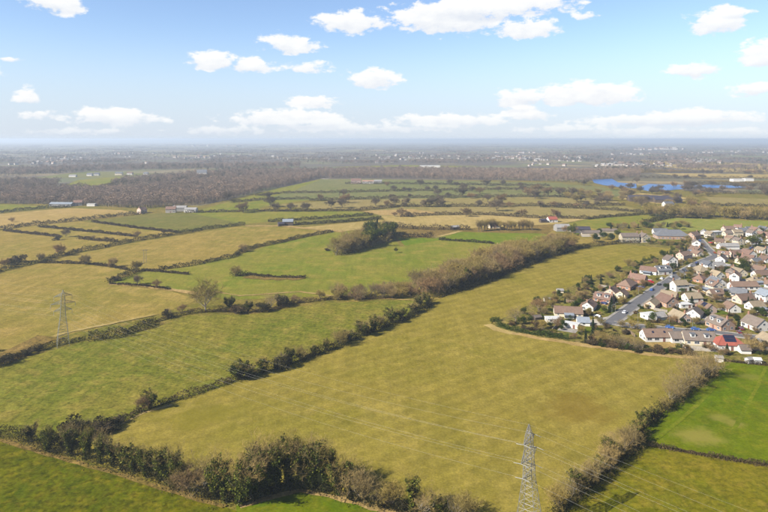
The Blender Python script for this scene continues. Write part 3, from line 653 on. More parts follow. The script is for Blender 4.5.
# hedge between the two big fields
hedge([(104,431),(125,420),(140,412),(170,403),(195,395),(225,385),(232,382)], 2.6, 2.6, 'low brown hedge between olive field and tussocky field, running up from the lush pasture', 'hedge', 36, .45, 3)
hedge([(232,382),(250,378),(290,365),(330,350),(370,333),(410,318),(433,304)], 4.0, 3.4, 'thick dark hedge between olive field and tussocky field, towards the belt of bare trees', 'brush', 50, .5, 4)
tree('ivylow', G(150,409), 8.5, 'lone round dark tree on the low brown hedge between the two big fields', None, 1.1)
tree('russet', G(143,412), 6.5, 'reddish twiggy bush beside the round dark tree on the low brown hedge')
for (x, y, h, k) in [(239,380,9,'ivylow'),(247,378,7,'ivylow'),(266,373,7.5,'ivylow'),(281,368,6,'brush'),(292,364,8.5,'ivylow'),(303,360,6,'olive'),(315,355,7.5,'ivylow'),(326,351,6.5,'ivylow'),(338,346,7.5,'olive'),(350,341,8,'ivylow'),(362,336,8,'ivylow'),(371,332,9,'ivylow'),(381,328,8,'olive'),(392,323,8.5,'ivylow'),(402,319,8,'ivylow'),(412,314,9,'ivylow'),(419,309,9,'ivylow'),(427,305,9,'ivylow')]:
    tree(k, G(x+trng.uniform(-2, 2), y), h*trng.uniform(.75, 1.2), 'bushy dark tree on the thick hedge between the two big fields', 'bushy trees on the thick hedge between the two big fields', 1.3*trng.uniform(.8, 1.15))
# left hedge by the pylon
hedge([(-60,395),(0,366),(25,355),(45,349),(68,343)], 3.2, 2.6, 'dark scrubby hedge running past the foot of the pylon beside the tussocky field', 'brush', 40, .45, 5)
hedge([(70,343),(78,341),(86,340)], 2.0, 1.4, 'short low bramble hedge just right of the pylon foot', 'brush', 40, .4, 6)
hedge([(88,341),(110,338),(130,333),(147,328),(153,324)], 5.0, 4.2, 'dense dark thicket of hedge below the pale farm track', 'brush', 60, .5, 7)
hedge([(153,323),(172,317),(195,313),(215,312),(240,313),(270,312),(292,304),(330,300),(400,298)], 2.6, 2.2, 'brown hedge bottom under the big bare tree at the top of the tussocky field', 'hedge', 34, .45, 8)
for (x, y, h) in [(3,366,5),(12,361,4),(28,355,3.5),(38,351,3),(-8,352,4)]: tree('brush', G(x, y), h, 'round dark bush in the scrubby hedge past the pylon', 'bushes in the hedge past the pylon')
tree('big', G(206,312), 22, 'big spreading bare tree at the top edge of the tussocky field', None, 1.2, 2.1)
for (x, y, h, k, lab) in [(183,312,6,'russet','reddish brown bush left of the big spreading bare tree'),(168,318,5,'brush','dark bush at the bend of the hedge below the farm track'),(230,310,10,'ivylow','tall dark ivy bush right of the big spreading bare tree'),(236,314,5,'redbush','low rusty red bush in front of the dark ivy bush'),(248,312,8,'ivylow','dark rounded tree between the rusty bush and the pale tree'),
                     (262,312,6,'brush','dark low bush under the pale rounded tree'),(270,308,11,'pale','pale rounded bare tree in the hedge at the top of the tussocky field'),(283,306,7.5,'brush','dark bush where the hedge rises to the belt of bare trees'),(294,303,6,'russet','russet bush at the start of the belt of bare trees')]:
    tree(k, G(x, y), h, lab)
# belt of bare trees
belt = [(300,300),(330,296),(380,292),(420,286),(460,272),(500,259),(540,248),(566,244),(572,249),(550,256),(512,270),(475,285),(440,295),(400,299),(340,301)]
bp = [G(*p) for p in belt]; brng = random.Random(5); got = []
x0, x1, y0, y1 = min(p.x for p in bp), max(p.x for p in bp), min(p.y for p in bp), max(p.y for p in bp)
while len(got) < 150:
    p = Vector((brng.uniform(x0, x1), brng.uniform(y0, y1), 0))
    if inside(p, bp) and all((p-q).length > 3.6 for q in got): got.append(p)
for p in got:
    k = brng.choices(['olive', 'russet', 'pale', 'bare', 'ivylow'], [5, 2, 2.6, .8, .6])[0]
    lab = {'olive': 'olive brown bare tree in the belt along the top of the big olive field', 'russet': 'russet twigged bare tree in the belt along the big olive field', 'pale': 'pale twigged bare tree in the belt along the big olive field',
           'bare': 'dark twigged bare tree in the belt along the big olive field', 'ivylow': 'dark ivy covered tree in the belt along the big olive field'}[k]
    tree(k, p, brng.uniform(11, 16)*(1 if p.x > 20 else .62), lab, k+' trees in the belt', 1.12)
hedge([(436,298),(475,287),(512,272),(550,257),(575,250)], 4.5, 2.6, 'dark bramble edge at the foot of the belt of bare trees', 'brush', 40, .5, 9)
hedge([(553,257),(575,250),(590,247),(602,246)], 4, 4.0, 'dark hedge between the tree belt and the barns', 'brush', 44, .5, 10)
hedge([(602,245.5),(618,243.5),(640,243.5)], 3, 3.0, 'dark hedge below the stone house at the far end of the olive field', 'brush', 40, .5, 11)
# copse
cop = [(333,256),(350,253),(375,245),(393,239),(392,233),(370,236),(345,247)]; cp = [G(*p) for p in cop]; got = []
x0, x1, y0, y1 = min(p.x for p in cp), max(p.x for p in cp), min(p.y for p in cp), max(p.y for p in cp)
while len(got) < 52:
    p = Vector((brng.uniform(x0, x1), brng.uniform(y0, y1), 0))
    if inside(p, cp) and all((p-q).length > 3.6 for q in got): got.append(p)
for p in got:
    px_ = 384+p.x*600/p.y
    k = brng.choice(['olive', 'olive', 'pale']) if px_ < 362 else brng.choice(['leafy', 'conifer', 'leafy', 'olive'])
    lab = {'olive': 'olive brown bare tree in the small copse on the green slope', 'pale': 'pale bare tree in the small copse on the green slope', 'leafy': 'dark evergreen tree in the small copse on the green slope', 'conifer': 'dark conifer in the small copse on the green slope'}[k]
    tree(k, p, brng.uniform(13, 17), lab, k+' trees in the copse', 1.0)
hedge([(335,255.5),(350,252.5),(375,244.5),(392,238.5)], 9, 6.5, 'dense olive undergrowth filling the foot of the small copse', 'olivetwig', 70, .7, 17)
tree('brush', G(327,251), 3, 'low brown bush on bare ground at the end of the small copse')
tree('leafy', G(396,253), 4.5, 'single small dark tree on the green slope below the copse')
# hedge down the right of the olive field
hedge([(556,520),(565,510),(585,491),(608,471),(625,456),(641,441),(641,430),(660,415),(675,405),(686,392),(700,383),(714,373)], 4.2, 3.0, 'scrubby hedge between the big olive field and the bright green field', 'brush', 52, .45, 12, twig=14)
for (x, y, h, k, w) in [(709,376,12,'pale',1.25),(703,379,12.5,'pale',1.2),(696,382,12,'pale',1.2),(690,388,11.5,'pale',1.15),(683,393,11,'pale',1.1),(678,398,10.5,'pale',1.1),(672,405,9.5,'pale',1),(665,411,6,'olive',1),(624,452,9,'pale',1),(618,459,8,'pale',1.1),(629,449,8,'olive',1),(608,468,8,'olive',1),(598,478,8,'pale',1),(590,485,7,'olive',1),(582,492,7,'pale',1),(560,512,7,'olive',1),(568,504,9,'pale',.8)]:
    tree(k, G(x, y), h, 'pale bare tree in the hedge between the olive field and the bright green field' if k == 'pale' else 'olive brown bare tree in the hedge between the olive and bright green fields', k+' trees on the hedge by the bright green field', w)
for (x, y, h, k) in [(648,423,6,'ivylow'),(643,427,7,'ivylow'),(654,419,5,'ivylow'),(641,435,6,'ivylow'),(633,445,7.5,'ivylow'),(636,440,7,'ivylow'),(611,463,9.5,'ivy'),(602,474,6,'ivylow'),(574,497,11,'ivycol'),(580,494,6,'ivylow')]:
    tree(k, G(x, y), h, 'dark ivy covered tree in the hedge beside the bright green field', 'ivy covered trees on the hedge by the bright green field', 1.1)
hedge([(648,446),(660,449),(700,456),(768,467),(900,490)], 1.8, 1.5, 'trimmed low brown hedge between the two green fields on the village side', 'hedge', 44, .38, 13)
hedge([(497,326),(508,330),(530,335),(552,338),(569,340)], 2.4, 2.6, 'clipped dark green hedge at the garden corner jutting into the olive field', 'greenleaf', 80, .4, 14, twig=0)
hedge([(490,322),(500,321)], 2.6, 2.2, 'short dark green hedge stub beside the field gateway', 'greenleaf', 80, .4, 15, twig=0)
hedge([(724,361),(745,364),(768,366),(820,371)], 1.4, 1.3, 'thin brown boundary hedge behind the red roofed bungalow', 'hedge', 36, .38, 16)
# hedges of the middle distance
HL = [
 ([(-60,288),(0,272),(25,265),(45,262)], 4, 3.2, 'dark field hedge at the top of the dry pasture, from the woodland side', 'brush'),
 ([(45,262),(55,258),(78,252),(109,247),(129,242),(177,234.5),(208,229),(245,225)], 4, 3.0, 'long dark hedge slanting up across the dry pastures to the farm track', 'brush'),
 ([(0,230),(27,226),(76,221),(110,217),(145,214)], 5, 3.6, 'thick dark hedge along the straw coloured field', 'brush'),
 ([(-40,217),(0,213),(27,210),(50,208),(72,207.5)], 4, 3.5, 'dark hedge between straw coloured field and the strip of pasture by the wood', 'brush'),
 ([(4,231),(30,234),(60,237)], 3, 2.2, 'brown hedge leaving the thick dark hedge by the straw field', 'hedge'),
 ([(39,227),(90,232),(137,237)], 3, 2.2, 'brown hedge through the narrow dry strips', 'hedge'),
 ([(92,222),(135,228),(179,233)], 2.5, 2, 'low brown hedge below the dark green ley', 'hedge'),
 ([(78,239),(100,241),(118,242)], 3, 2.5, 'short ragged hedge beside the round bushes of the dry strips', 'hedge'),
 ([(39,263),(84,264),(105,266),(127,270)], 2.6, 1.8, 'thin brown hedge across the dry pasture', 'hedge'),
 ([(108,283),(121,279),(131,274.5),(139,271.6)], 4, 3.2, 'short thick dark hedge spur in the dry pasture', 'brush'),
 ([(110,284),(150,287),(170,290)], 2, 1.2, 'low brown ditch hedge below the thick spur', 'hedge'),
 ([(159,270),(189,266),(215,261),(235,257),(243,251),(257,247),(280,243),(299,238),(333,232)], 3.2, 2.6, 'winding dark hedge between dry pasture and the green slope', 'brush'),
 ([(142,271),(160,272),(189,275)], 2.2, 1.6, 'low brown hedge at the foot of the winding hedge', 'hedge'),
 ([(230,276),(247,276)], 5, 3.2, 'isolated dark thicket on the green slope', 'brush'),
 ([(247,275),(280,278),(306,278)], 3, 1.4, 'ragged brown hedge remnant on the green slope', 'hedge'),
 ([(268,222),(319,219),(373,215)], 4, 3, 'upper dark hedge of the narrow green strip by the barn', 'brush'),
 ([(295,225),(334,223),(381,219)], 4, 3, 'lower dark hedge of the narrow green strip by the barn', 'brush'),
 ([(185,213),(260,211.5),(300,211.5),(357,211)], 4, 3, 'long thin hedge running right from the farmyard', 'hedge'),
 ([(357,211),(400,207),(480,206.5),(550,206),(625,205.5)], 5, 4, 'long hedge between two dry pastures towards the lakes', 'hedge'),
 ([(309,201),(342,200),(400,198),(521,197),(610,198)], 5, 4, 'long dark hedge under the grey green meadow', 'hedge'),
 ([(326,193),(410,191),(540,189),(560,190)], 5, 4, 'hedge between the two grey green meadows', 'hedge'),
 ([(345,184),(400,184),(550,186)], 5, 4, 'thin far hedge across the grey green meadow below the long wood', 'hedge'),
 ([(230,203),(262,200),(309,199)], 5, 3.5, 'short hedge right of the corner of the wood', 'hedge'),
 ([(255,196),(290,193),(326,193)], 5, 3.5, 'thin hedge by the edge of the wood', 'hedge'),
 ([(400,217),(439,215),(488,215),(530,218),(590,219)], 5, 3.5, 'dark hedge above the pale fallow field', 'hedge'),
 ([(439,240),(470,242),(494,244)], 3, 2, 'low hedge on the spring green field above the tree belt', 'brush'),
 ([(540,207),(590,209),(649,213)], 5, 3.5, 'slanting hedge below the lakes', 'hedge'),
 ([(587,219.5),(606,217.5),(640,215),(665,214)], 4, 3, 'curved dark hedge above the green field by the barns', 'brush'),
 ([(642,224),(658,220.5),(675,217)], 5, 4, 'dark hedge spur dividing the two green fields behind the village', 'brush'),
 ([(700,206),(735,206),(800,209)], 6, 4, 'far hedge under the dry field behind the village', 'hedge'),
 ([(383,226),(410,229),(440,230),(470,230)], 8, 4.5, 'scrubby hedge beside the copse and the pale fallow', 'hedge'),
 ([(400,238),(420,237),(433,238)], 6, 4, 'ragged thicket where the pale track meets the scrub', 'hedge'),
 ([(640,178),(700,178.6),(768,179.6),(850,181)], 8, 6, 'far hedge beyond the lakes under the pale field', 'hedge'),
 ([(690,184.5),(740,185),(768,185.6),(850,187)], 8, 6, 'far hedge along the scrub behind the right hand lake', 'hedge'),
 ([(640,172.5),(720,173),(800,174.6)], 9, 7, 'farthest hedge at the head of the pale field beyond the lakes', 'hedge'),
 ([(690,193),(768,194.4),(850,196)], 7, 5, 'hedge between the lakes and the dry field behind the village', 'hedge'),
 ([(60,187),(95,190),(118,184)], 8, 6, 'hedge bounding the green clearing in the woodland', 'hedge'),
]
for i, (px, w, h, lab, m) in enumerate(HL):
    d = 24 if px[0][1] > 240 else 17
    hedge(px, w*1.15, h*1.15, lab, m, d, .7 if d == 24 else .95, 40+i, twig=4)
# single trees in the far fields
FT = [(11,222,7,'russet','pinkish bare tree standing alone in the straw coloured field'),(66,237,9,'bare','bare tree at the joint of the hedges in the dry strips'),(58,240,5,'brush','dark bush at the foot of the bare tree in the dry strips'),(59,256,11,'bare','bare tree standing on the long slanting hedge'),
 (138,237,8,'russet','reddish bare tree beside the dry strips'),(93,240,5,'olive','round olive bush in the dry strips'),(106,240,4,'olive','small round olive bush in the dry strips'),(41,261,7,'pale','pale thin tree at the bend of the long hedge'),
 (85,265,9,'olive','olive bushy tree on the thin brown hedge'),(113,267,8,'pale','pale bare tree on the thin brown hedge'),(137,271,9,'pale','pale tree at the tip of the thick hedge spur'),(137,285,7.5,'bare','dark little tree in the pasture by the thick spur'),(157,288,6,'bare','small dark tree beside the ditch hedge'),(115,281,4,'brush','dark bush on the thick hedge spur'),
 (243,252,8,'pale','pale bare tree at the kink of the winding hedge'),(164,235,7,'bare','small bare tree on the long hedge below the dark ley'),(236,276,8,'olive','bare tree rising from the isolated thicket'),(20,262,7,'brush','dark bush beside the hedge of the dry pasture'),(5,268,8,'bare','bare tree in the hedge from the woodland side'),(13,265,6,'brush','second dark bush in the hedge from the woodland side')]
for x, y, h, k, lab in FT: tree({'bare': 'farbare', 'olive': 'farolive', 'pale': 'farolive'}.get(k, k), G(x, y), h, lab)
for (x, y) in [(243,213),(275,211),(291,211.5),(306,211.5),(270,207),(342,208),(346,203),(344,197),(376,206),(394,206),(407,206),(320,201),(331,208),(228,200),(268,200)]:
    tree('farbare', G(x, y), trng.uniform(12, 18), 'bare hedgerow tree in the green fields below the woodland', 'hedgerow trees below the woodland', 1.1)
for (x, y) in [(437,206),(440,202),(438,196),(436,191),(462,197),(488,202),(472,192),(464,191),(480,194),(502,204),(523,192),(528,196),(535,199),(537,193),(548,196),(560,197),(572,197),(430,207),(497,211),(420,186),(450,185),(486,186),(503,186)]:
    tree('farbare', G(x, y), trng.uniform(12, 19), 'bare hedgerow tree in the grey green and dry fields before the lakes', 'hedgerow trees before the lakes', 1.15)
for i in range(44):
    x = trng.uniform(385, 600); y = trng.choice([198, 207, 191.5, 216.5, 207.5, 186])+trng.uniform(-.6, .6)
    tree('farbare', G(x, y), trng.uniform(6, 13), 'small bare hedgerow tree in the pale fields before the lakes', 'small hedgerow trees before the lakes', 1.15)
for i in range(20):
    x = 478+i*2.9+trng.uniform(-1, 1); tree('poplar', G(x, 231+trng.uniform(-1.5, .8)), trng.uniform(10, 15), 'slender upright bare tree in the row beside the spring green field', 'slender trees beside the spring green field', 1.2)
for i in range(46):
    t = i/45; x = 650+t*150; tree(trng.choice(['farolive', 'farolive', 'farolive', 'poplar']), G(x+trng.uniform(-2, 2), 215.5+4.0*t+trng.uniform(-2, 2)), trng.uniform(12, 18), 'pale bare tree in the row behind the green field above the village', 'bare trees behind the village pasture', 1.1)
for i in range(46):
    t = trng.random(); x = 560+t*150; tree(trng.choice(['farbare', 'farbare', 'farolive']), G(x+trng.uniform(-2, 2), 193+20*trng.random()*(.4+.6*t)), trng.uniform(9, 15), 'bare tree scattered in the scrubby fields below the lakes', 'scattered trees below the lakes', 1.2)
for i in range(40):
    x = trng.uniform(655, 800); y = trng.choice([178.5, 185.5, 173.5, 194.2, 188, 191])+(x-690)*.012
    tree('farbare', G(x, y), trng.uniform(10, 16), 'bare tree in the hedges between the lakes and the pale far field', 'trees in the hedges around the pale far field', 1.3)
for (x, y) in [(612,190),(622,191),(630,190),(640,192.5),(655,192),(584,186),(588,183),(604,178),(620,180),(637,183),(700,190),(690,191)]:
    tree('farbare', G(x, y), trng.uniform(11, 16), 'bare tree on the shore of the blue lake', 'trees around the lakes', 1.3)
for (x, y, k) in [(571,236,'leafy'),(611,233,'conifer'),(603,240,'leafy'),(612,242,'leafy'),(594,242,'olive'),(597,243,'leafy'),(574,233,'russet'),(566,234,'russet'),(600,235,'leafy'),(617,238,'leafy')]:
    tree(k, G(x, y), trng.uniform(8, 12), 'dark pointed conifer by the barns' if k == 'conifer' else 'dark rounded evergreen tree around the barns and stone house' if k == 'leafy' else 'olive bare tree beside the stone house hedge' if k == 'olive' else 'russet bare tree left of the barns', k+' trees around the barns')
for i in range(26):
    k = trng.choice(['olive', 'olive', 'conifer', 'bare', 'olive', 'leafy']); nm = {'olive': 'olive bare tree', 'conifer': 'pointed dark conifer', 'bare': 'dark bare tree', 'leafy': 'rounded dark evergreen'}[k]
    tree(k, G(610+i*3.2+trng.uniform(-1, 1), 228+trng.uniform(-1.5, 2.5)), trng.uniform(6, 9)*(.8 if k == 'conifer' else 1), nm+' between the village roofs and the green fields behind', nm+' at the far edge of the village', 1.1)
for i in range(16):
    tree(trng.choice(['olive', 'leafy', 'olive']), G(648+i*2.6, 244.5+trng.uniform(-1, 1.2)+i*.12), trng.uniform(4, 6.5), 'small tree in the row below the slate roofed hall', 'small trees below the slate roofed hall', .9)

# ------------------------------------------------------------------ woods that read as one mass
def wood_proto(seed, mat, n=240, h=13, r=4.2, card=1.0):
    rs = np.random.default_rng(seed); P = lumpy(rs, n, (r, r, h*.36), 6, .45)+np.array([0, 0, h*.6]); V, F, T = cards(P, card, rs, aspect=.5)
    A = np.array([[0, 0, 0]]*4, float)+rs.normal(size=(4, 3))*np.array([.3, .3, 0]); B = A+rs.normal(size=(4, 3))*np.array([1.2, 1.2, .5])+np.array([0, 0, h*.7])
    S1 = slivers(A, B, .22, rs); me = np_mesh('woodland_tree', *join([(V, F, T), S1])[:2], MT[mat], join([(V, F, T), S1])[2])
    return bpy.data.objects.new('woodland_tree_shape', me)
WP = {'brown': [wood_proto(1, 'woodcrown'), wood_proto(2, 'woodcrown', 170, 14, 4.6), wood_proto(3, 'woodcrown', 130, 11, 4)],
      'mixed': [wood_proto(4, 'woodcrown'), wood_proto(5, 'brush', 150, 12, 4), wood_proto(6, 'woodcrown', 150, 12, 5)],
      'dark': [wood_proto(7, 'brush', 150, 12, 4.4), wood_proto(8, 'conifer', 150, 13, 4)]}
def scatter(name, P, scale, protos, label, cat, rz=None):
    """a mass of instances on points, through geometry nodes"""
    me = bpy.data.meshes.new(name); n = len(P); rs = np.random.default_rng(n)
    me.vertices.add(n); me.vertices.foreach_set('co', np.asarray(P, np.float32).ravel())
    a = me.attributes.new('sc', 'FLOAT', 'POINT'); a.data.foreach_set('value', np.asarray(scale, np.float32))
    a = me.attributes.new('rz', 'FLOAT', 'POINT'); a.data.foreach_set('value', np.asarray(rs.uniform(0, 6.28, n) if rz is None else rz, np.float32))
    a = me.attributes.new('pick', 'INT', 'POINT'); a.data.foreach_set('value', rs.integers(0, len(protos), n).astype(np.int32))
    o = obj(name, me); tag(o, label, cat, None, 'stuff')
    g = bpy.data.node_groups.new(name, 'GeometryNodeTree'); g.interface.new_socket('Geometry', in_out='INPUT', socket_type='NodeSocketGeometry'); g.interface.new_socket('Geometry', in_out='OUTPUT', socket_type='NodeSocketGeometry')
    gi = g.nodes.new('NodeGroupInput'); go = g.nodes.new('NodeGroupOutput'); jn = g.nodes.new('GeometryNodeJoinGeometry')
    na = {}
    for nm, t in (('sc', 'FLOAT'), ('rz', 'FLOAT'), ('pick', 'INT')):
        q = g.nodes.new('GeometryNodeInputNamedAttribute'); q.data_type = t; q.inputs[0].default_value = nm; na[nm] = q.outputs[0]
    cx = g.nodes.new('ShaderNodeCombineXYZ'); g.links.new(na['rz'], cx.inputs[2])
    for k, pr in enumerate(protos):
        oi = g.nodes.new('GeometryNodeObjectInfo'); oi.inputs['Object'].default_value = pr; oi.inputs['As Instance'].default_value = True
        cp_ = g.nodes.new('FunctionNodeCompare'); cp_.data_type = 'INT'; cp_.operation = 'EQUAL'; g.links.new(na['pick'], cp_.inputs[2]); cp_.inputs[3].default_value = k
        ip = g.nodes.new('GeometryNodeInstanceOnPoints'); g.links.new(gi.outputs[0], ip.inputs['Points']); g.links.new(cp_.outputs[0], ip.inputs['Selection'])
        g.links.new(oi.outputs['Geometry'], ip.inputs['Instance']); g.links.new(cx.outputs[0], ip.inputs['Rotation']); g.links.new(na['sc'], ip.inputs['Scale']); g.links.new(ip.outputs[0], jn.inputs[0])
    g.links.new(jn.outputs[0], go.inputs[0]); md = o.modifiers.new('scatter', 'NODES'); md.node_group = g
    return o
def fill(px, spacing, seed, jit=.45):
    poly = [G(*p) for p in px]; rs = np.random.default_rng(seed); x0, x1, y0, y1 = min(p.x for p in poly), max(p.x for p in poly), min(p.y for p in poly), max(p.y for p in poly)
    xx, yy = np.meshgrid(np.arange(x0, x1, spacing), np.arange(y0, y1, spacing)); Q = np.stack([xx.ravel(), yy.ravel()], 1)+rs.uniform(-jit, jit, (xx.size, 2))*spacing
    xs = np.array([p.x for p in poly]); ys = np.array([p.y for p in poly]); c = np.zeros(len(Q), bool); j = len(xs)-1
    for i in range(len(xs)):
        with np.errstate(divide='ignore', invalid='ignore'):
            t = ((ys[i] > Q[:, 1]) != (ys[j] > Q[:, 1])) & (Q[:, 0] < (xs[j]-xs[i])*(Q[:, 1]-ys[i])/(ys[j]-ys[i]+1e-9)+xs[i])
        c ^= t; j = i
    Q = Q[c]; return np.column_stack([Q, np.zeros(len(Q))]), rs
woods = [
 ([(-160,210),(0,204),(70,205),(140,209),(200,205),(235,198),(275,188),(320,178),(318,175.5),(270,178),(225,180),(170,186),(120,190),(95,191),(60,191),(0,191),(-160,194)], 6.2, 'brown', 'brown leafless wood massed behind the straw coloured field'),
 ([(-140,192),(0,190),(58,189),(60,184),(30,182),(0,182),(-140,185)], 8.5, 'mixed', 'dark wood left of the green clearing'),
 ([(150,178.5),(110,183),(120,187),(170,184),(225,179),(320,174.5),(318,172),(240,171.5)], 8, 'mixed', 'dull brown wood beyond the green clearing'),
 ([(322,178.2),(400,178),(500,180),(570,182.5),(600,180),(640,177),(640,172),(560,172.5),(480,171),(390,170),(318,171.5)], 9, 'brown', 'long brown wood across the plain behind the grey green meadows'),
 ([(-100,178),(30,176),(110,170.5),(240,169),(300,167.5),(300,165),(150,166),(0,170),(-100,171)], 12, 'mixed', 'far band of woods left behind the clearing'),
]
for i, (px, sp, pk, lab) in enumerate(woods):
    P, rs = fill(px, sp, 300+i); scatter('woodland', P, np.clip(rs.normal(.95, .22, len(P)), .5, 1.5)*(1 if sp < 9 else 1.1), WP[pk], lab, 'woodland')
# hedgerow trees and small woods of the plain beyond, as far as they can be made out
def plain_trees():
    rs = np.random.default_rng(9); P = []; Sc = []
    for k in range(1150):                      # short runs of hedgerow
        y = 1750*math.exp(rs.uniform(0, 1.75)); x = rs.uniform(-.78, .78)*y; ln = rs.uniform(80, 420); a = rs.choice([0, .08, -.1, 1.3, .5, -.4])+rs.normal()*.08
        if y < 2400 and -1.0*y < x < .38*y: continue
        n = int(ln/11); t = rs.uniform(-.5, .5, n)*ln
        for q in t: P.append((x+math.cos(a)*q, y+math.sin(a)*q+rs.normal()*3, 0)); Sc.append(rs.uniform(.35, 1.0))
    for k in range(330):                       # small woods
        y = 1900*math.exp(rs.uniform(0, 1.7)); x = rs.uniform(-.78, .78)*y; w = rs.uniform(40, 260); d = rs.uniform(25, 90)
        if y < 2500 and -1.0*y < x < .38*y: continue
        n = int(w*d/110); P += [(x+rs.uniform(-.5, .5)*w, y+rs.uniform(-.5, .5)*d, 0) for _ in range(n)]; Sc += list(rs.uniform(.7, 1.2, n))
    scatter('woodland', P, Sc, WP['brown']+WP['mixed'][1:2], 'hedgerow trees and small woods dotted over the distant plain', 'woodland')
    P = []; Sc = []
    for k in range(140):
        y = 1800*math.exp(rs.uniform(0, 1.5)); x = rs.uniform(-.78, .78)*y; n = rs.integers(3, 18)
        if y < 2500 and -1.0*y < x < .38*y: continue
        P += [(x+rs.normal()*40, y+rs.normal()*14, 0) for _ in range(n)]; Sc += list(rs.uniform(.7, 1.3, n))
    for (x, y, n, s) in [(640,150,0,0),(235,171,60,14),(300,171,20,8),(255,172.5,40,12),(175,168,60,20)]:
        c = G(x, max(y, 160)); P += [(c.x+rs.normal()*s*3, c.y+rs.normal()*14, 0) for _ in range(n)]; Sc += list(rs.uniform(.8, 1.2, n))
    scatter('woodland', P, Sc, WP['dark'], 'clumps of dark evergreen trees dotted over the distant plain', 'woodland')
plain_trees()

# ------------------------------------------------------------------ pylons and wires
def pylon(p, rz, H, arms, heavy, label, ins):
    """lattice tower: four legs, bracing, six crossarms, earth peak, insulators"""
    k = H/28; mat = MT['steel'] if heavy else MT['darksteel']; t = empty('pylon', (p.x, p.y, 0), rz)
    prof = [(0, 3.0 if heavy else 2.7), (9*k, 1.9), (15.2*k, 1.15), (25.4*k, .72), (H, .10)]
    def hw(z):
        for (z0, a), (z1, b) in zip(prof[:-1], prof[1:]):
            if z <= z1: return a+(b-a)*(z-z0)/(z1-z0)
        return .1
    r = .085 if heavy else .075
    for sx in (-1, 1):
        for sy in (-1, 1):
            m = MB()
            zs = [-.2]+[q[0] for q in prof[1:]]
            for a, b in zip(zs[:-1], zs[1:]): m.bar((sx*hw(max(a, 0)), sy*hw(max(a, 0)), a), (sx*hw(b), sy*hw(b), b), r, r*.85)
            m.build('leg', mat, t)
    lv = [0, 3.2, 6.2, 9, 11.4, 13.4, 15.2, 16.9, 18.5, 20, 21.4, 22.8, 24.1, 25.4, 26.6]; lv = [z*k for z in lv]; rb = .038 if heavy else .036
    for (nx, ny) in ((1, 0), (-1, 0), (0, 1), (0, -1)):
        m = MB()
        def c(z, s):
            w = hw(z); return (nx*w-ny*s*w, ny*w+nx*s*w, z)
        for a, b in zip(lv[:-1], lv[1:]):
            m.bar(c(a, -1), c(b, 1), rb); m.bar(c(a, 1), c(b, -1), rb); m.bar(c(b, -1), c(b, 1), rb)
            if a < 9*k:
                mid = (a+b)/2; m.bar(c(mid, -1), c(mid, 1), rb*.8)
        o = m.build('bracing', mat, t); o['kind'] = 'stuff'
    ends = []
    for (z, L) in arms:
        for s in (-1, 1):
            m = MB(); tip = Vector((s*L, 0, z)); w = hw(z); w2 = hw(z+1.5)
            for sy in (-1, 1):
                lo = Vector((s*w, sy*w, z)); hi = Vector((s*w2, sy*w2, z+1.5)); m.bar(lo, tip, .075 if heavy else .06); m.bar(hi, tip, .075 if heavy else .06)
                for f in (.25, .5, .75): m.bar(lo.lerp(tip, f), hi.lerp(tip, f), rb*.8)
                for f in (0, .25, .5): m.bar(hi.lerp(tip, f), lo.lerp(tip, f+.25), rb*.8)
            for f in (0, .25, .5, .75):
                a = Vector((s*w, -w, z)).lerp(tip, f); b = Vector((s*w, w, z)).lerp(tip, f); m.bar(a, b, rb*.8)
            m.build('crossarm', mat, t); ends.append((s, z, tip))
    m = MB(); m.bar((0, 0, H-1.2), (0, 0, H+.25), .12, .1); m.build('earth_peak', mat, t)
    for s, z, tip in ends:
        dirs = [Vector((0, 1, -.12)), Vector((0, -1, -.12))] if ins == 'tension' else [Vector((0, 0, -1))]
        for d in dirs:
            m = MB(); d = d.normalized()
            for q in range(6): m.bar(tip+d*(.3+q*.27), tip+d*(.3+q*.27+.13), .10, .08, 6, True)
            m.bar(tip, tip+d*2.0, .05); m.build('insulator', MT['insul'], t)
    tag(t, label, 'pylon'); M = Matrix.Translation((p.x, p.y, 0)) @ Matrix.Rotation(rz, 4, 'Z')
    return [M @ tip for _, _, tip in ends]+[M @ Vector((0, 0, H))]
PA = G(529, 536); PB = G(63, 346)
dAB = (PA-PB); aAB = math.atan2(dAB.y, dAB.x)
eA = pylon(PA, aAB+R(90), 28, [(16.2, 4.0), (20.3, 5.0), (24.3, 3.4)], True, 'tall steel lattice pylon with wires at the foot of the big olive field', 'tension')
eB = pylon(PB, aAB+R(90)-R(22), 27, [(17.3, 3.9), (20.6, 5.3), (24.2, 3.9)], False, 'slim grey lattice pylon standing on the hedge beside the pale farm track', 'hang')
def wires(E0, E1, sag, label, group, d0=0, d1=0):
    for i, (a, b) in enumerate(zip(E0, E1)):
        m = MB(); n = 36; pts = []
        for k in range(n+1):
            t = k/n; q = a.lerp(b, t); q.z -= 4*sag*t*(1-t)*(.8 if i == 6 else 1); pts.append(q)
        c = pts[0].copy()
        for u, v in zip(pts[:-1], pts[1:]): m.bar(u-c, v-c, .008 if i == 6 else .010, None, 4)
        o = m.build('power_line', MT['wire'], None, c); tag(o, label, 'wire', group)
dn = Vector((0, 0, -2.0))
ua = dAB.normalized()
fromB = [e+dn for e in eB[:6]]+[eB[6]]
wires([e-ua*2.0 for e in eA[:6]]+[eA[6]], fromB, 5.5, 'thin pale wire strung between the two lattice pylons', 'wires between the two pylons')
off2 = Vector((178, -150, 0))
wires([e+ua*2.0 for e in eA[:6]]+[eA[6]], [e+off2 for e in eA], 5.0, 'thin pale wire leaving the tall pylon over the green fields on the village side', 'wires leaving the tall pylon')
off3 = Vector((-230, 130, 0))
wires(fromB, [e+off3 for e in fromB], 6.0, 'thin wire leaving the slim pylon over the dry pasture away from the village', 'wires leaving the slim pylon')
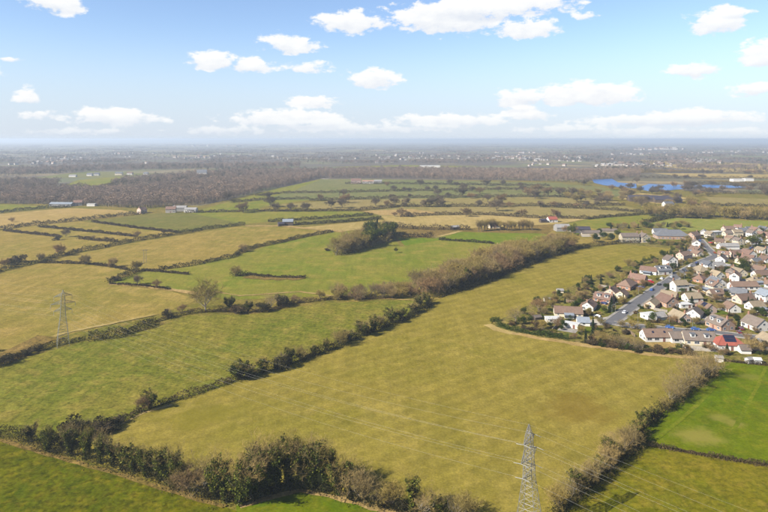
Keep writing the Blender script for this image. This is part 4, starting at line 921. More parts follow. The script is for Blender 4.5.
def hpole(p, h):
    t = empty('power_pole', (p.x, p.y, 0), .4)
    for s in (-1, 1):
        m = MB(); m.bar((s*.9, 0, -.2), (s*.8, 0, h), .2, .16, 6, True); m.build('pole', MT['palebark'], t)
    m = MB(); m.box(-2.2, 2.2, -.15, .15, h-.9, h-.6); m.build('crossarm', MT['darksteel'], t)
    tag(t, 'slender twin wooden power pole in the dry pasture beyond the thin brown hedge', 'power pole')
hpole(G(145, 263), 11)

# ------------------------------------------------------------------ houses
def tiles(name, c, var=.2):
    c = scl(c, .58); q = NB(name); v = q.coord(); n = q.noise(v, .9, 5, .7); n2 = q.noise(v, .18, 3, .6); oi = q.n('ShaderNodeObjectInfo')
    base = q.mix(1, c, q.ramp(n, [(.25, (1-var*1.5,)*3), (.75, (1+var,)*3)]), 'MULTIPLY')
    base = q.mix(q.mr(n2, .5, .75, 0, .35), base, (.115, .105, .08))
    base = q.mix(1, base, q.ramp(oi.outputs['Random'], [(0, (.82, .8, .8)), (1, (1.18, 1.15, 1.12))]), 'MULTIPLY')
    w = q.n('ShaderNodeTexWave', wave_type='BANDS', bands_direction='Z'); q.l(q.coord(), w.inputs[0]); w.inputs['Scale'].default_value = 2.2; q.bump(w.outputs['Fac'], .5, .06)
    return q.col(base, .85)
def render_(name, c, var=.08):
    c = scl(c, .66); q = NB(name); v = q.coord(); n = q.noise(v, .5, 5, .7); oi = q.n('ShaderNodeObjectInfo')
    base = q.mix(1, c, q.ramp(n, [(.25, (1-var*1.5,)*3), (.75, (1+var,)*3)]), 'MULTIPLY')
    base = q.mix(1, base, q.ramp(oi.outputs['Random'], [(0, (.93, .92, .9)), (1, (1.04, 1.04, 1.04))]), 'MULTIPLY'); return q.col(base, .85)
def brick(name, c):
    c = scl(c, .66); q = NB(name); b = q.n('ShaderNodeTexBrick'); q.l(q.coord((1, 1, 1)), b.inputs['Vector']); b.inputs['Color1'].default_value = (*c, 1); b.inputs['Color2'].default_value = (*scl(c, .75), 1); b.inputs['Mortar'].default_value = (.26, .23, .19, 1); b.inputs['Scale'].default_value = 4
    n = q.noise(q.coord(), .7, 4, .6); return q.col(q.mix(1, b.outputs[0], q.ramp(n, [(.3, (.85,)*3), (.7, (1.15,)*3)]), 'MULTIPLY'), .9)
WALL = {'white': render_('white_render', (.64, .62, .58)), 'cream': render_('cream_render', (.60, .52, .38)), 'brick': brick('red_brick', (.36, .17, .10)), 'orange brick': brick('orange_brick', (.40, .25, .17)), 'pink': render_('pink_render', (.58, .42, .34)), 'stone': render_('rubble_stone', (.38, .33, .23), .2), 'beige': render_('beige_pebbledash', (.46, .40, .31), .12), 'timber': plain('dark_timber', (.10, .075, .055), .9, .2), 'metal': plain('pale_sheet_metal', (.27, .26, .24), .8, .2)}
ROOF = {'brown': tiles('brown_roof_tile', (.19, .128, .095)), 'red brown': tiles('red_brown_roof_tile', (.20, .125, .095)), 'grey brown': tiles('grey_brown_roof_tile', (.165, .135, .115)), 'grey': tiles('grey_slate', (.13, .14, .16)), 'beige': tiles('lichened_roof_tile', (.30, .245, .165)), 'red': tiles('red_roof_tile', (.36, .10, .07), .15), 'white': plain('white_flat_roof', (.52, .52, .51), .7, .06), 'blue grey': plain('blue_grey_roof', (.21, .24, .28), .7, .15), 'pale grey': plain('pale_sheet_roof', (.27, .26, .25), .85, .2), 'dark': plain('dark_sheet_roof', (.05, .045, .06), .6, .2), 'rust': plain('rusty_sheet_roof', (.30, .19, .13), .8, .3)}
MT['frame'] = plain('white_window_frame', (.72, .72, .70), .5, .03); MT['door'] = plain('painted_door', (.20, .10, .08), .5, .1)
q = NB('window_glass'); q.col((.035, .04, .05), .08); q.p.inputs['Specular IOR Level'].default_value = .6; MT['glass'] = q.m
MT['solar'] = plain('solar_panel_glass', (.018, .022, .045), .15, .1); MT['brickred'] = brick('chimney_brick', (.32, .16, .10)); MT['pot'] = plain('clay_pot', (.40, .20, .12), .9)
def win_mesh(w, h):
    m = MB(); t = .09
    for (a, b, c, d) in ((-w/2, w/2, 0, t), (-w/2, w/2, h-t, h), (-w/2, -w/2+t, t, h-t), (w/2-t, w/2, t, h-t), (-t/3, t/3, t, h-t)): m.box(a, b, -.04, .07, c, d)
    m.box(-w/2-.06, w/2+.06, -.04, .12, -.08, -.001)
    f = m.mesh('window_frame', MT['frame']); m = MB(); m.box(-w/2+t*.9, w/2-t*.9, -.03, .03, t*.9, h-t*.9); return f, m.mesh('window_pane', MT['glass'])
WINS = {'std': win_mesh(1.5, 1.25), 'wide': win_mesh(2.3, 1.35), 'small': win_mesh(.9, 1.0)}
m = MB(); m.box(-.5, .5, -.03, .05, 0, 2.05); m.box(-.62, -.5, -.03, .07, 0, 2.15); m.box(.5, .62, -.03, .07, 0, 2.15); DOOR = m.mesh('door', MT['door'])
def window(parent, kind, x, y, z, rz):
    f, g = WINS[kind]; o = obj('window', f, parent, (x, y, z), rz); obj('pane', g, o)
def roof_prism(w, d, e, rise, hip, ov=.4, th=.16):
    """pitched or hipped roof with thickness and eaves"""
    m = MB(); X = w/2+ov*(1 if hip else .6); Y = d/2+ov; k = rise/(d/2); z0 = e-ov*k; zr = e+rise; xr = (w/2-d/2*.95) if hip else X
    xr = max(xr, .3)
    def slab(pts):
        n = (Vector(pts[1])-Vector(pts[0])).cross(Vector(pts[2])-Vector(pts[0])).normalized()*th; top = [Vector(p)+n for p in pts]; m.poly(top); m.poly([Vector(p) for p in reversed(pts)])
        for i in range(len(pts)): j = (i+1) % len(pts); m.poly([pts[i], pts[j], top[j], top[i]])
    slab([(-X, -Y, z0), (X, -Y, z0), (xr, 0, zr), (-xr, 0, zr)]); slab([(X, Y, z0), (-X, Y, z0), (-xr, 0, zr), (xr, 0, zr)])
    if hip: slab([(X, -Y, z0), (X, Y, z0), (xr, 0, zr)]); slab([(-X, Y, z0), (-X, -Y, z0), (-xr, 0, zr)])
    m.box(-xr, xr, -.13, .13, zr+.02, zr+.26)
    return m
HOUSES = []
def house(p, w, d, e, ang, wall, roof, label, feats=(), hip=False, pitch=36, group=None, cat='house', name='house', seed=None):
    rng = random.Random(seed if seed is not None else int(p.x*7+p.y*13)); rz = R(ang); t = empty(name, (p.x, p.y, 0), rz); rise = d/2*math.tan(R(pitch)); flat = 'flat' in feats
    m = MB()
    if hip or flat: m.box(-w/2, w/2, -d/2, d/2, -.2, e)
    else:
        hx, hy, r2 = w/2, d/2, rise-.03
        a = [(-hx, -hy, -.2), (hx, -hy, -.2), (hx, hy, -.2), (-hx, hy, -.2)]; b = [(-hx, -hy, e), (hx, -hy, e), (hx, hy, e), (-hx, hy, e)]; r1, r3 = (-hx, 0, e+r2), (hx, 0, e+r2)
        m.poly([a[0], a[1], b[1], b[0]]); m.poly([a[2], a[3], b[3], b[2]]); m.poly([a[1], a[2], b[2], r3, b[1]]); m.poly([a[3], a[0], b[0], r1, b[3]])
    m.build('wall', WALL[wall], t)
    if flat:
        m = MB(); m.box(-w/2-.25, w/2+.25, -d/2-.25, d/2+.25, e+.003, e+.28); rf = m.build('roof', ROOF[roof], t)
    else: rf = roof_prism(w, d, e, rise, hip).build('roof', ROOF[roof], t)
    to_cam = math.atan2(-p.y, -p.x)-rz
    faces = [(0, -1), (1, 0), (0, 1), (-1, 0)]
    two = e > 4.2
    if 'plain' not in feats:
        for (fx, fy) in faces:
            if fx*math.cos(to_cam)+fy*math.sin(to_cam) < -.25: continue
            L = w if fy else d; rot = math.atan2(fy, fx)+math.pi/2; n = max(1, int((L-.8)/3.1))
            for fl in range(2 if two else 1):
                for i in range(n):
                    s = (i-(n-1)/2)*L/n; kind = 'wide' if rng.random() < .35 and L/n > 2.9 else 'std' if rng.random() < .8 else 'small'
                    x, y = (fx*(w/2+.002)-fy*s, fy*(d/2+.002)+fx*s); isdoor = (fl == 0 and fy and i == n//2 and n > 1)
                    if isdoor: obj('door', DOOR, t, (x, y, .25), rot)
                    else: window(t, kind, x, y, 1.05+2.6*fl, rot)
            if not flat and not hip and fx and rise > 2.0: window(t, 'small' if d < 8 else 'std', fx*(w/2+.002), 0, e+.15, rot)
    if 'chimney' in feats and not flat:
        cx = rng.choice([-1, 1])*(w/2-(.5 if not hip else d/2)); m = MB(); m.box(cx-.45, cx+.45, -.35, .35, e+rise-.6, e+rise+1.25); m.box(cx-.52, cx+.52, -.42, .42, e+rise+1.25, e+rise+1.4); ch = m.build('chimney', MT['brickred'], rf)
        m = MB()
        for s in (-.2, .2): m.bar((cx+s, 0, e+rise+1.4), (cx+s, 0, e+rise+1.8), .12, .1, 8, True)
        m.build('chimney_pot', MT['pot'], rf)
    side = -1 if math.sin(to_cam) < 0 else 1
    k = rise/(d/2)
    if 'dormer' in feats and not flat:
        for cx in ((-w*.22, w*.22) if w > 9 else (0,)):
            m = MB(); y0 = side*(d/2*.72); zt = e+rise*.82; y1 = 0; ya, yb = sorted((y0, y1)); m.box(cx-1.1, cx+1.1, ya, yb, e+rise*.2, zt); dm = m.build('dormer', WALL['white' if wall != 'timber' else 'cream'], t)
            m = MB(); m.box(cx-1.3, cx+1.3, min(ya, y0+side*.25), max(yb, y0+side*.25), zt+.002, zt+.16); m.build('dormer_roof', ROOF['grey'], dm)
            f, g = WINS['std']; o = obj('window', f, dm, (cx, y0+side*.01, e+rise*.36), math.atan2(side, 0)+math.pi/2)
            o2 = MB(); o2.box(cx-.64, cx+.64, min(y0+side*.02, y0+side*.05), max(y0+side*.02, y0+side*.05), e+rise*.36+.1, e+rise*.36+1.14); o2.build('pane', MT['glass'], dm)
    if ('solar' in feats or 'rooflight' in feats) and not flat:
        big = 'solar' in feats; n = int((w*.42)/1.05) if big else 2; th = math.atan(k)
        rows = 2 if big else 1
        m = MB()
        for r_ in range(rows):
            for i in range(n):
                cx = (i-(n-1)/2)*1.05 if big else (i-.5)*w*.4; f0 = (.30+.36*r_) if big else .45; f1 = f0+(.34 if big else .25)
                pts = [];
                for (xx, f) in ((cx-.49, f0), (cx+.49, f0), (cx+.49, f1), (cx-.49, f1)): pts.append(Vector((xx, side*(d/2)*(1-f), e+rise*f)))
                nn = Vector((0, side*math.sin(th), math.cos(th))); top = [q+nn*.27 for q in pts]; bot = [q+nn*.17 for q in pts]
                m.poly(top if side < 0 else list(reversed(top)))
                for a in range(4): b = (a+1) % 4; m.poly([bot[a], bot[b], top[b], top[a]])
        m.build('solar_array' if big else 'rooflight', MT['solar'], rf)
    if 'conservatory' in feats:
        m = MB(); y0 = side*d/2; y1 = side*(d/2+3.2); ya, yb = sorted((y0+side*.01, y1)); m.box(-2.6, 2.6, ya, yb, -.1, .7); cv = m.build('conservatory', MT['frame'], t)
        m = MB(); m.box(-2.55, 2.55, ya+.05, yb-.05, .7, 2.15); m.build('glazing', MT['glass'], cv)
        m = MB(); m.poly([(-2.7, y1, 2.16), (2.7, y1, 2.16), (2.7, y0+side*.05, 2.7), (-2.7, y0+side*.05, 2.7)]); m.poly([(-2.7, y0+side*.05, 2.6), (2.7, y0+side*.05, 2.6), (2.7, y1, 2.06), (-2.7, y1, 2.06)])
        m.build('glass_roof', ROOF['blue grey'], cv)
    tag(t, label, cat, group); HOUSES.append((p.copy(), w, d, rz)); return t
HS = [ # photo pixel of the base centre, width, depth, eaves, ridge angle, wall, roof, label, features, hip
 (589,311,11,8,2.8,58,'white','brown','white gabled house with brown roof on the bend above the concrete drive',('chimney',),0),
 (604,304,12,8.5,3,140,'brick','red brown','brick house with red brown roof behind the white gabled house on the bend',('chimney','dormer'),0),
 (612,297,10,8,3,52,'beige','brown','beige house with brown roof in the row left of the main street',('chimney',),0),
 (622,299,9,7,2.8,52,'cream','brown','small cream house beside the tall conifer on the main street',(),0),
 (627,290,16,10,3.2,50,'brick','brown','large hipped brown roofed house left of the main street',('chimney',),1),
 (638,284,12,9,3.2,140,'brick','red brown','red brown gabled house beside the red van',('chimney',),0),
 (649,275,13,7.5,3.2,142,'white','red brown','white house with red brown roof and conservatory below the slate chalet',('conservatory',),0),
 (662,275.5,13,8.5,4.0,12,'white','grey','white chalet with slate roof and dormers on the main street',('dormer','chimney'),0),
 (670,267,9,9,5.6,98,'white','grey brown','tall white gabled house beside the slate roofed chalet',('chimney',),0),
 (684,261,13,8,5.0,30,'pink','brown','pink two storey house on the main street beyond the tall white gable',('chimney',),0),
 (568,318,17,8.5,2.7,-10,'cream','brown','long cream bungalow with brown roof and blue glazed lean-to near the field corner',('conservatory','chimney'),0),
 (553,324,8.5,6,2.6,2,'white','white','white flat roofed outbuilding by the clipped green hedge',('flat',),0),
 (571,329,9,5,2.5,-32,'white','white','white flat roofed wing angled beside the flat outbuilding',('flat',),0),
 (583,327,7,6,2.6,-8,'white','blue grey','white garage with blue grey roof beside the long cream bungalow',(),0),
 (657,343,16,8.5,3.1,1,'white','brown','long white bungalow with brown roof and small vents facing the olive field',('rooflight',),0),
 (678,344,10,7,2.9,2,'white','grey brown','white bungalow with grey brown roof between the long one and the cream one',(),0),
 (698,347,16,9.5,3.2,-10,'cream','grey brown','cream bungalow with dormers in its grey brown roof near the bare pale trees',('rooflight','dormer'),0),
 (728,352,14,10,3.2,-6,'white','red','white bungalow with bright red tiled roof and black solar panels',('solar',),1),
 (744,355,5,5,2.4,-6,'white','grey brown','little white garage next to the red roofed bungalow',('plain',),0),
 (720,331.5,12,10,3.4,104,'orange brick','grey brown','brick gabled house with white trim across the lane from the red roof',('chimney','dormer'),0),
 (756,332,12,10,3.4,100,'white','grey brown','broad white gabled house right of the brick gabled house',('chimney',),0),
 (650,320.5,9,7,2.8,18,'white','white','white flat roofed house inside the bend of the lane',('flat',),0),
 (659,321.5,7,6,2.6,18,'white','pale grey','white garage with pale roof inside the bend of the lane',('plain',),0),
 (667,308,12,10,3.6,102,'orange brick','red brown','orange brick gable house on the right of the main street',('chimney',),0),
 (652,309,11,7,2.8,50,'pink','beige','low pinkish house on the right of the main street',(),0),
 (692,303,11,8,3,8,'white','beige','low white house with lichened roof in the middle gardens',('chimney',),0),
 (684,309,8,6,2.6,8,'white','white','small white flat roofed annex in the middle gardens',('flat',),0),
 (716,287.5,11,9,3.2,100,'white','grey','white gabled house with slate roof and red trim by the side street',('chimney',),0),
 (743,291,20,7.5,3.2,2,'white','brown','long white terrace with brown roof on the side street',('chimney',),0),
 (744,305,12,8.5,3.2,14,'pink','brown','pink bungalow with brown roof below the long white terrace',('chimney',),0),
 (766,304,10,8.5,5.2,96,'white','blue grey','white two storey house with pale blue grey roof at the end of the gardens',(),0),
 (701,275,13,10,3,96,'beige','beige','beige house with hipped lichened roof beside the main street',('chimney',),1),
 (718,270,11,8,3,20,'white','pale grey','white house with pale grey roof on the upper side street',(),0),
 (738,277,11,9,3,100,'cream','beige','cream house with lichened roof on the upper side street',('chimney',),0),
 (762,279,14,8,3,6,'white','brown','white bungalow with brown roof by the clump of dark evergreens',('chimney',),0),
 (629,243,19,9,6.6,3,'stone','grey brown','large pale stone house at the far end of the big olive field',('chimney',),0),
 (644,243,11,9.5,6.2,94,'stone','grey brown','stone cottage joined to the right of the large stone house',('chimney',),0),
 (671,240,34,16,4.2,-6,'orange brick','grey','broad brick hall with big slate roof behind the row of small trees',(),1),
 (660,235,16,8,4,-6,'white','grey','white wing with slate roof behind the brick hall',(),0),
 (696,248,9,7,5.4,70,'white','grey brown','white two storey house where the street bends',('chimney',),0),
 (694,240,12,9,4.8,30,'orange brick','brown','orange brick house behind the brick hall',('chimney',),0),
 (704,236,13,7,4.2,60,'white','pale grey','white modern house with pale roof at the back of the village',(),0),
 (716,235.5,14,7,4.0,20,'white','white','white flat roofed house at the back of the village',('flat',),0),
 (728,233,13,8,4.6,10,'pink','brown','pink house with brown roof at the back of the village',('chimney',),0),
 (742,235,13,8,4.6,15,'white','grey','white house with slate roof at the back of the village beside dark conifer',('chimney',),0),
 (755,234,11,8,4.6,95,'cream','red brown','cream house with red brown roof at the back of the village',('chimney',),0),
 (728,250,20,7,3.6,4,'white','pale grey','long low white building with pale roof beyond the yellow bush',('plain',),0),
 (748,258,12,9,3.6,100,'white','red brown','white gabled house with red brown roof near the dark evergreens',('chimney',),0),
 (735,258,12,8,3.4,15,'pink','red brown','pink house with red brown roof beside the white gabled one',('chimney',),0),
]
for (x, y, w, d, e, a, wl, rf, lab, ft, hp) in HS: house(G(x, y-d*.5*(y-HY)**2/60000), w*.9, d*.88, e*.92, a, wl, rf, lab, ft, bool(hp))
# the remaining houses of the village, in plots along the streets
ANCH = [(589,311,'the white gabled house on the bend'),(627,290,'the large hipped house'),(649,275,'the house with the red brown roof'),(666,270,'the slate roofed chalet'),(684,261,'the pink two storey house'),(566,320,'the long cream bungalow'),(553,303,'the gardens by the field corner'),(657,343,'the long white bungalow'),(698,347,'the cream bungalow with dormers'),(728,352,'the bright red roof'),(720,331,'the brick gabled house'),(756,332,'the broad white gable'),(654,320,'the bend of the lane'),(667,308,'the orange brick gable'),(692,303,'the middle gardens'),(716,287,'the white gable with slate roof'),(743,291,'the long white terrace'),(744,305,'the pink bungalow'),(766,304,'the blue grey roof'),(701,275,'the beige hipped house'),(718,270,'the upper side street'),(762,279,'the white bungalow by dark evergreens'),(671,240,'the slate roofed hall'),(696,248,'the street bend'),(716,235,'the back of the village'),(742,235,'the pointed conifer'),(728,252,'the long low white building'),(748,258,'the red brown gables'),(605,280,'the upper gardens beside the olive field'),(640,265,'the hedge end of the olive field'),(610,340,'the concrete drive')]
def anchor(p): return min(ANCH, key=lambda a: (G(a[0], a[1])-p).length)[2]
reg = [G(*p) for p in [(640,310),(668,283),(684,268),(694,236),(740,230),(860,232),(860,352),(735,346),(690,326)]]
hr = random.Random(21); tries = 0; extra = 0
while extra < 120 and tries < 30000:
    tries += 1
    p = Vector((hr.uniform(120, 520), hr.uniform(270, 690), 0))
    if not inside(p, reg): continue
    w = hr.uniform(7.5, 10.5); d = hr.uniform(6, 7.4)
    if any((p-q).length < (w+ww)/2+1.8 for q, ww, dd, _ in HOUSES) or near_street(p, 4.8): continue
    wl = hr.choices(['white', 'cream', 'pink', 'brick', 'beige', 'orange brick'], [5, 2, 2, 1.5, 2, 1])[0]; rf = hr.choices(['brown', 'red brown', 'grey brown', 'beige', 'grey'], [4, 3, 3, 3, 1])[0]; two = hr.random() < .3; hip = hr.random() < .25
    ft = tuple(f for f, pr in (('chimney', .7), ('dormer', .12), ('solar', .08), ('conservatory', .15), ('rooflight', .1)) if hr.random() < pr)
    kind = 'two storey house' if two else 'bungalow'
    lab = f"{wl} {'pebbledashed ' if wl == 'beige' else ''}{kind} with {'hipped ' if hip else ''}{rf} roof"
    for f, s in (('solar', ' and solar panels'), ('dormer', ' and dormers'), ('conservatory', ' and glazed lean-to')):
        if f in ft: lab += s
    lab = lab.replace('pebbledashed ', '')+' near '+anchor(p)
    if len(lab.split()) > 15: lab = f'{wl} {kind} with {rf} roof near '+anchor(p)
    house(p, w, d, 4.7 if two else hr.uniform(2.4, 2.8), hr.choice([8, 98, 50, 140, 12, 102])+hr.uniform(-6, 6), wl, rf, lab, ft, hip, group=lab); extra += 1
# farms and far buildings
FB = [
 (562,231,15,12,4.6,2,'metal','pale grey','open fronted pale barn at the left of the farm group',('plain',)), (580,232.5,20,10,4,-4,'metal','dark','low barn with dark roof beside the open fronted barn',('plain',)), (590,235.5,20,8,3.4,2,'beige','grey brown','long low beige shed in front of the dark roofed barn',('plain',)), (608,233,18,7,3,-3,'stone','grey brown','low stone range between the barns and the stone house',('plain',)),
 (552,222,11,8,3.6,10,'white','red','small white farmhouse with red roof in the dry fields',('chimney',)), (543,222.5,8,6,3,10,'timber','dark','dark timber shed beside the small red roofed farmhouse',('plain',)),
 (288,225,12,10,4.5,5,'timber','blue grey','blue grey roofed barn beside the bare earth track',('plain',)), (281,226,7,6,3,20,'timber','dark','dark little shed beside the blue grey barn',('plain',)),
 (142,213,10,8,5,60,'pink','red brown','pink farmhouse at the left end of the farm by the wood',('chimney',)), (171,212.5,13,9,5,10,'orange brick','red brown','red brick farmhouse in the middle of the farm by the wood',('chimney',)), (180,211,18,10,5,5,'metal','pale grey','grey farm barn beside the red brick farmhouse',('plain',)), (191,212,16,9,4,0,'white','pale grey','white farm shed at the right end of the farm by the wood',('plain',)),
 (62,206,34,9,3.5,-4,'metal','blue grey','long blue grey shed at the edge of the wood behind the straw field',('plain',)), (78,205.5,12,9,5,20,'orange brick','red brown','brick cottage beside the long shed at the edge of the wood',('chimney',)), (92,206,12,8,3.5,0,'white','white','white shed right of the brick cottage by the wood',('flat', 'plain')),
 (356,183.5,22,12,7,5,'pink','red brown','pink farmhouse with red roof beyond the grey green meadow',('chimney',)), (368,183.5,26,12,5,0,'white','rust','white barn with rusty roof beside the pink farmhouse',('plain',)), (378,183,18,10,5,0,'metal','pale grey','pale barn at the end of the pink farmhouse yard',('plain',)),
 (202,177.5,24,18,14,10,'white','grey','tall white country house standing in the woods',()), (430,167.5,70,30,7,0,'white','white','large white warehouse far across the plain above the long wood',('flat', 'plain')),
 (737,181.5,26,16,6,0,'white','white','left white warehouse beyond the lakes',('flat', 'plain')), (748,181,20,14,6,0,'white','white','right white warehouse beyond the lakes',('flat', 'plain')),
 (643,201,46,18,5,-8,'timber','dark','left dark roofed shed below the lakes',('plain',)), (655,201.5,46,18,5,-8,'timber','dark','middle dark roofed shed below the lakes',('plain',)), (667,202.5,40,18,5,-8,'timber','dark','right dark roofed shed below the lakes',('plain',)), (668,207,14,9,5,10,'white','grey','white cottage under the dark roofed sheds',('chimney',)),
 (90,176,14,9,5,0,'white','grey','first white house in the row along the green clearing',()), (97,175.6,13,9,5,5,'white','grey','second white house in the row along the green clearing',()), (119,175,20,9,5,0,'cream','grey','cream house at the middle of the row along the green clearing',()), (130,174.8,15,9,5,0,'white','brown','white brown roofed house in the row along the green clearing',()), (146,175,12,9,5,0,'white','grey','last white house in the row by the green clearing',()), (73,177,18,9,4,0,'white','pale grey','low white sheds at the head of the green clearing',('plain',)),
 (494,228,12,7,3.2,10,'cream','red brown','little cream cottage hidden in the scrub by the slender trees',('chimney',)), (455,229.5,9,6,3,20,'timber','pale grey','small shed in the scrub beside the pale track',('plain',)),
]
for (x, y, w, d, e, a, wl, rf, lab, ft) in FB: house(G(x, y), w, d, e, a, wl, rf, lab, ft, False, 26 if 'plain' in ft else 36, cat='barn' if any(s in lab for s in ('barn', 'shed', 'range')) else 'warehouse' if 'warehouse' in lab else 'house', name='barn' if any(s in lab for s in ('barn', 'shed', 'range')) else 'warehouse' if 'warehouse' in lab else 'house')
SH = [(719,361.5,3,2.4,'white','pale grey','pale garden shed behind the red roofed bungalow'),(749,363,2.6,2.2,'white','pale grey','left little white shed by the thin boundary hedge'),(757,363.5,3,2.4,'white','white','right little white shed by the thin boundary hedge'),(537,320,4,3,'timber','grey brown','dark garden shed left of the white flat roofed outbuilding'),(547,302,3.4,2.6,'white','pale grey','white greenhouse beside the brown rounded garden tree'),(560,293,4,3,'cream','pale grey','pale shed at the corner of the upper gardens')]
for (x, y, w, d, wl, rf, lab) in SH: house(G(x, y), w, d, 2.0, trng.uniform(-20, 20), wl, rf, lab, ('plain',), False, 25, cat='shed', name='garden_shed')

# ------------------------------------------------------------------ gardens
lawn_m = [grass('mown_lawn', T(116,130,44), T(100,126,34), T(150,142,74), .05, 0, .1, .3), grass('dry_lawn', T(150,144,78), T(130,138,60), T(180,160,106), .05, 0, .1, .3)]
grng = random.Random(8)
gx = 0
for (p, w, d, rz) in HOUSES:
    if p.y > 660 or p.x < 60 or w < 6: continue
    for sgn in (-1, 1):
        if grng.random() < .2: continue
        gl = grng.uniform(5, 11); gw = w*grng.uniform(.7, 1.25); cx = grng.uniform(-2, 2); c, s = math.cos(rz), math.sin(rz); y0 = sgn*(d/2+.6); y1 = sgn*(d/2+gl)
        pts = [(cx-gw/2, y0), (cx+gw/2, y0), (cx+gw/2, y1), (cx-gw/2, y1)]; W2 = [(p.x+a*c-b*s, p.y+a*s+b*c) for a, b in pts]
        mid = Vector((sum(a for a, b in W2)/4, sum(b for a, b in W2)/4, 0))
        if near_street(mid, 3.5) or any(near_street(Vector((a, b, 0)), .6) for a, b in W2): continue
        k = grng.random(); gx += 1
        nm, mt_ = ('lawn', lawn_m[0]) if k < .36 else ('lawn', lawn_m[1]) if k < .58 else ('patio', MT['paving']) if k < .72 else ('driveway', MT['concrete']) if k < .88 else ('garden_ground', g_dirt)
        sheet(nm, W2, ZB+.012+.0006*gx, mt_)
sheet('driveway', [G(*p) for p in [(586,321.5),(612,316.5),(617,319),(604,326),(588,326)]], ZB+.095, MT['concrete'])
kinds = ['green']*4+['yellow']+['brownbrush']*4+['brush']*2+['olive']*4+['russet']*2+['conifer']*2+['leafy']*3
SHL = {'green': 'rounded green garden shrub', 'yellow': 'yellow flowering garden shrub', 'brownbrush': 'brown twiggy garden bush', 'brush': 'dark bramble bush', 'olive': 'small bare garden tree', 'russet': 'small russet garden tree', 'conifer': 'dark garden conifer', 'leafy': 'dark leafy evergreen tree'}
vreg = [G(*p) for p in [(505,325),(545,298),(600,277),(655,259),(676,244),(694,234),(740,231),(840,233),(840,365),(720,358),(640,350),(560,338)]]
n = 0; tries = 0
while n < 760 and tries < 40000:
    tries += 1; p = Vector((grng.uniform(50, 430), grng.uniform(270, 680), 0))
    if not inside(p, vreg) or near_street(p, 1.2): continue
    bad = False
    for (q, w, d, rz) in HOUSES:
        v = p-q; c, s = math.cos(rz), math.sin(rz)
        if abs(v.x*c+v.y*s) < w/2+1.4 and abs(-v.x*s+v.y*c) < d/2+1.4: bad = True; break
    if bad: continue
    k = grng.choice(kinds); h = {'green': 2.2, 'yellow': 2.0, 'brownbrush': 2.4, 'brush': 2.0, 'olive': 4.8, 'russet': 4.6, 'conifer': 5.0, 'leafy': 4.5}[k]*grng.uniform(.65, 1.3)
    lb = SHL[k]+' near '+anchor(p); tree(k, p, h, lb, lb); n += 1
for (x, y, k, h, lab, w) in [(515,322,'pale',9,'spreading pale bare tree at the garden corner by the field gateway',1.3),(539,312,'russet',8.5,'brown rounded tree above the garden corner',1.3),(524,325,'leafy',4,'dark bush under the spreading pale bare tree',1.2),(532,318,'olive',4,'olive bush between the two bare garden trees',1.3),(611,312,'conifer',9,'tall yellow green conifer beside the street junction',.9),(593,336,'conifer',8.5,'brown green conifer behind the garden hedge of the flat roofed wing',.9),
    (722,254.5,'yellow',4.5,'broad bright yellow bush in front of the long low white building',2.4),(752,247,'leafy',11,'large round dark evergreen at the right side of the village',1.4),(741,243,'conifer',9,'dark pointed conifer near the back of the village',1.2),(742,268,'leafy',8,'dark evergreen above the clump by the white bungalow',1.3),(736,273,'leafy',7,'broad dark evergreen beside the white bungalow',1.5),(745,272,'leafy',7.5,'second dark evergreen beside the white bungalow',1.3),
    (692,300,'leafy',5,'rounded evergreen bush in the middle gardens',1.3),(711,301,'bare',6,'dark bare tree in the middle gardens',1.2),(708,316,'green',4,'bright green bush behind the bungalow with dormers',1.2),(753,353,'olive',7.5,'round olive tree at the right of the red roofed bungalow',1.3),(762,347,'brush',4,'dark bush beside the round olive tree',1.2),
    (636,266,'leafy',5,'dark evergreen in the upper garden by the olive field',1.2),(628,266,'olive',7,'grey bare tree in the upper garden by the olive field',1.3),(618,272,'leafy',4.5,'dark bush by the upper garden lawn',1.3),(645,264,'leafy',5,'dark round tree behind the tall white gable',1),(663,258,'leafy',6,'dark tree at the left of the tall white gabled house',1.1),(656,271,'green',3,'green shrub in front of the slate chalet',1),(702,268,'brush',3.5,'dark hedge bush at the bend of the main street',1.6),(688,283,'yellow',3,'yellow green bush beside the main street',1.4),(687,279,'green',4,'green bush beside the main street',1.2)]:
    tree(k, G(x, y), h, lab, None, w)
for i in range(9): tree('pale', G(600+i*5.2, 343.5+i*.85+trng.uniform(-1.5, 1)), trng.uniform(5.5, 8), 'pale stemmed bare tree in the row between the concrete drive and the olive field', 'pale trees below the concrete drive', .9)
for i in range(12): tree(trng.choice(['brownbrush', 'brush', 'green', 'olive']), G(588+i*4.6+trng.uniform(-1, 1), 344+i*.75+trng.uniform(-1, 1)), trng.uniform(2, 3.4), 'low bush in the scrubby strip between the gardens and the olive field', 'bushes between the gardens and the olive field', 1.2)
for i in range(10): tree(trng.choice(['brownbrush', 'green', 'brownbrush']), G(648+i*4.6+trng.uniform(-1, 1), 351+i*.4+trng.uniform(-1, 1)), trng.uniform(2, 3.6), 'garden bush below the row of white bungalows', 'bushes below the white bungalows', 1.3)
for i in range(9): tree(trng.choice(['brownbrush', 'olive', 'brush']), G(524+i*4.4, 331+i*.7+trng.uniform(-2, .5)), trng.uniform(2, 3), 'brown bush behind the clipped green hedge', 'bushes behind the clipped green hedge', 1.1)
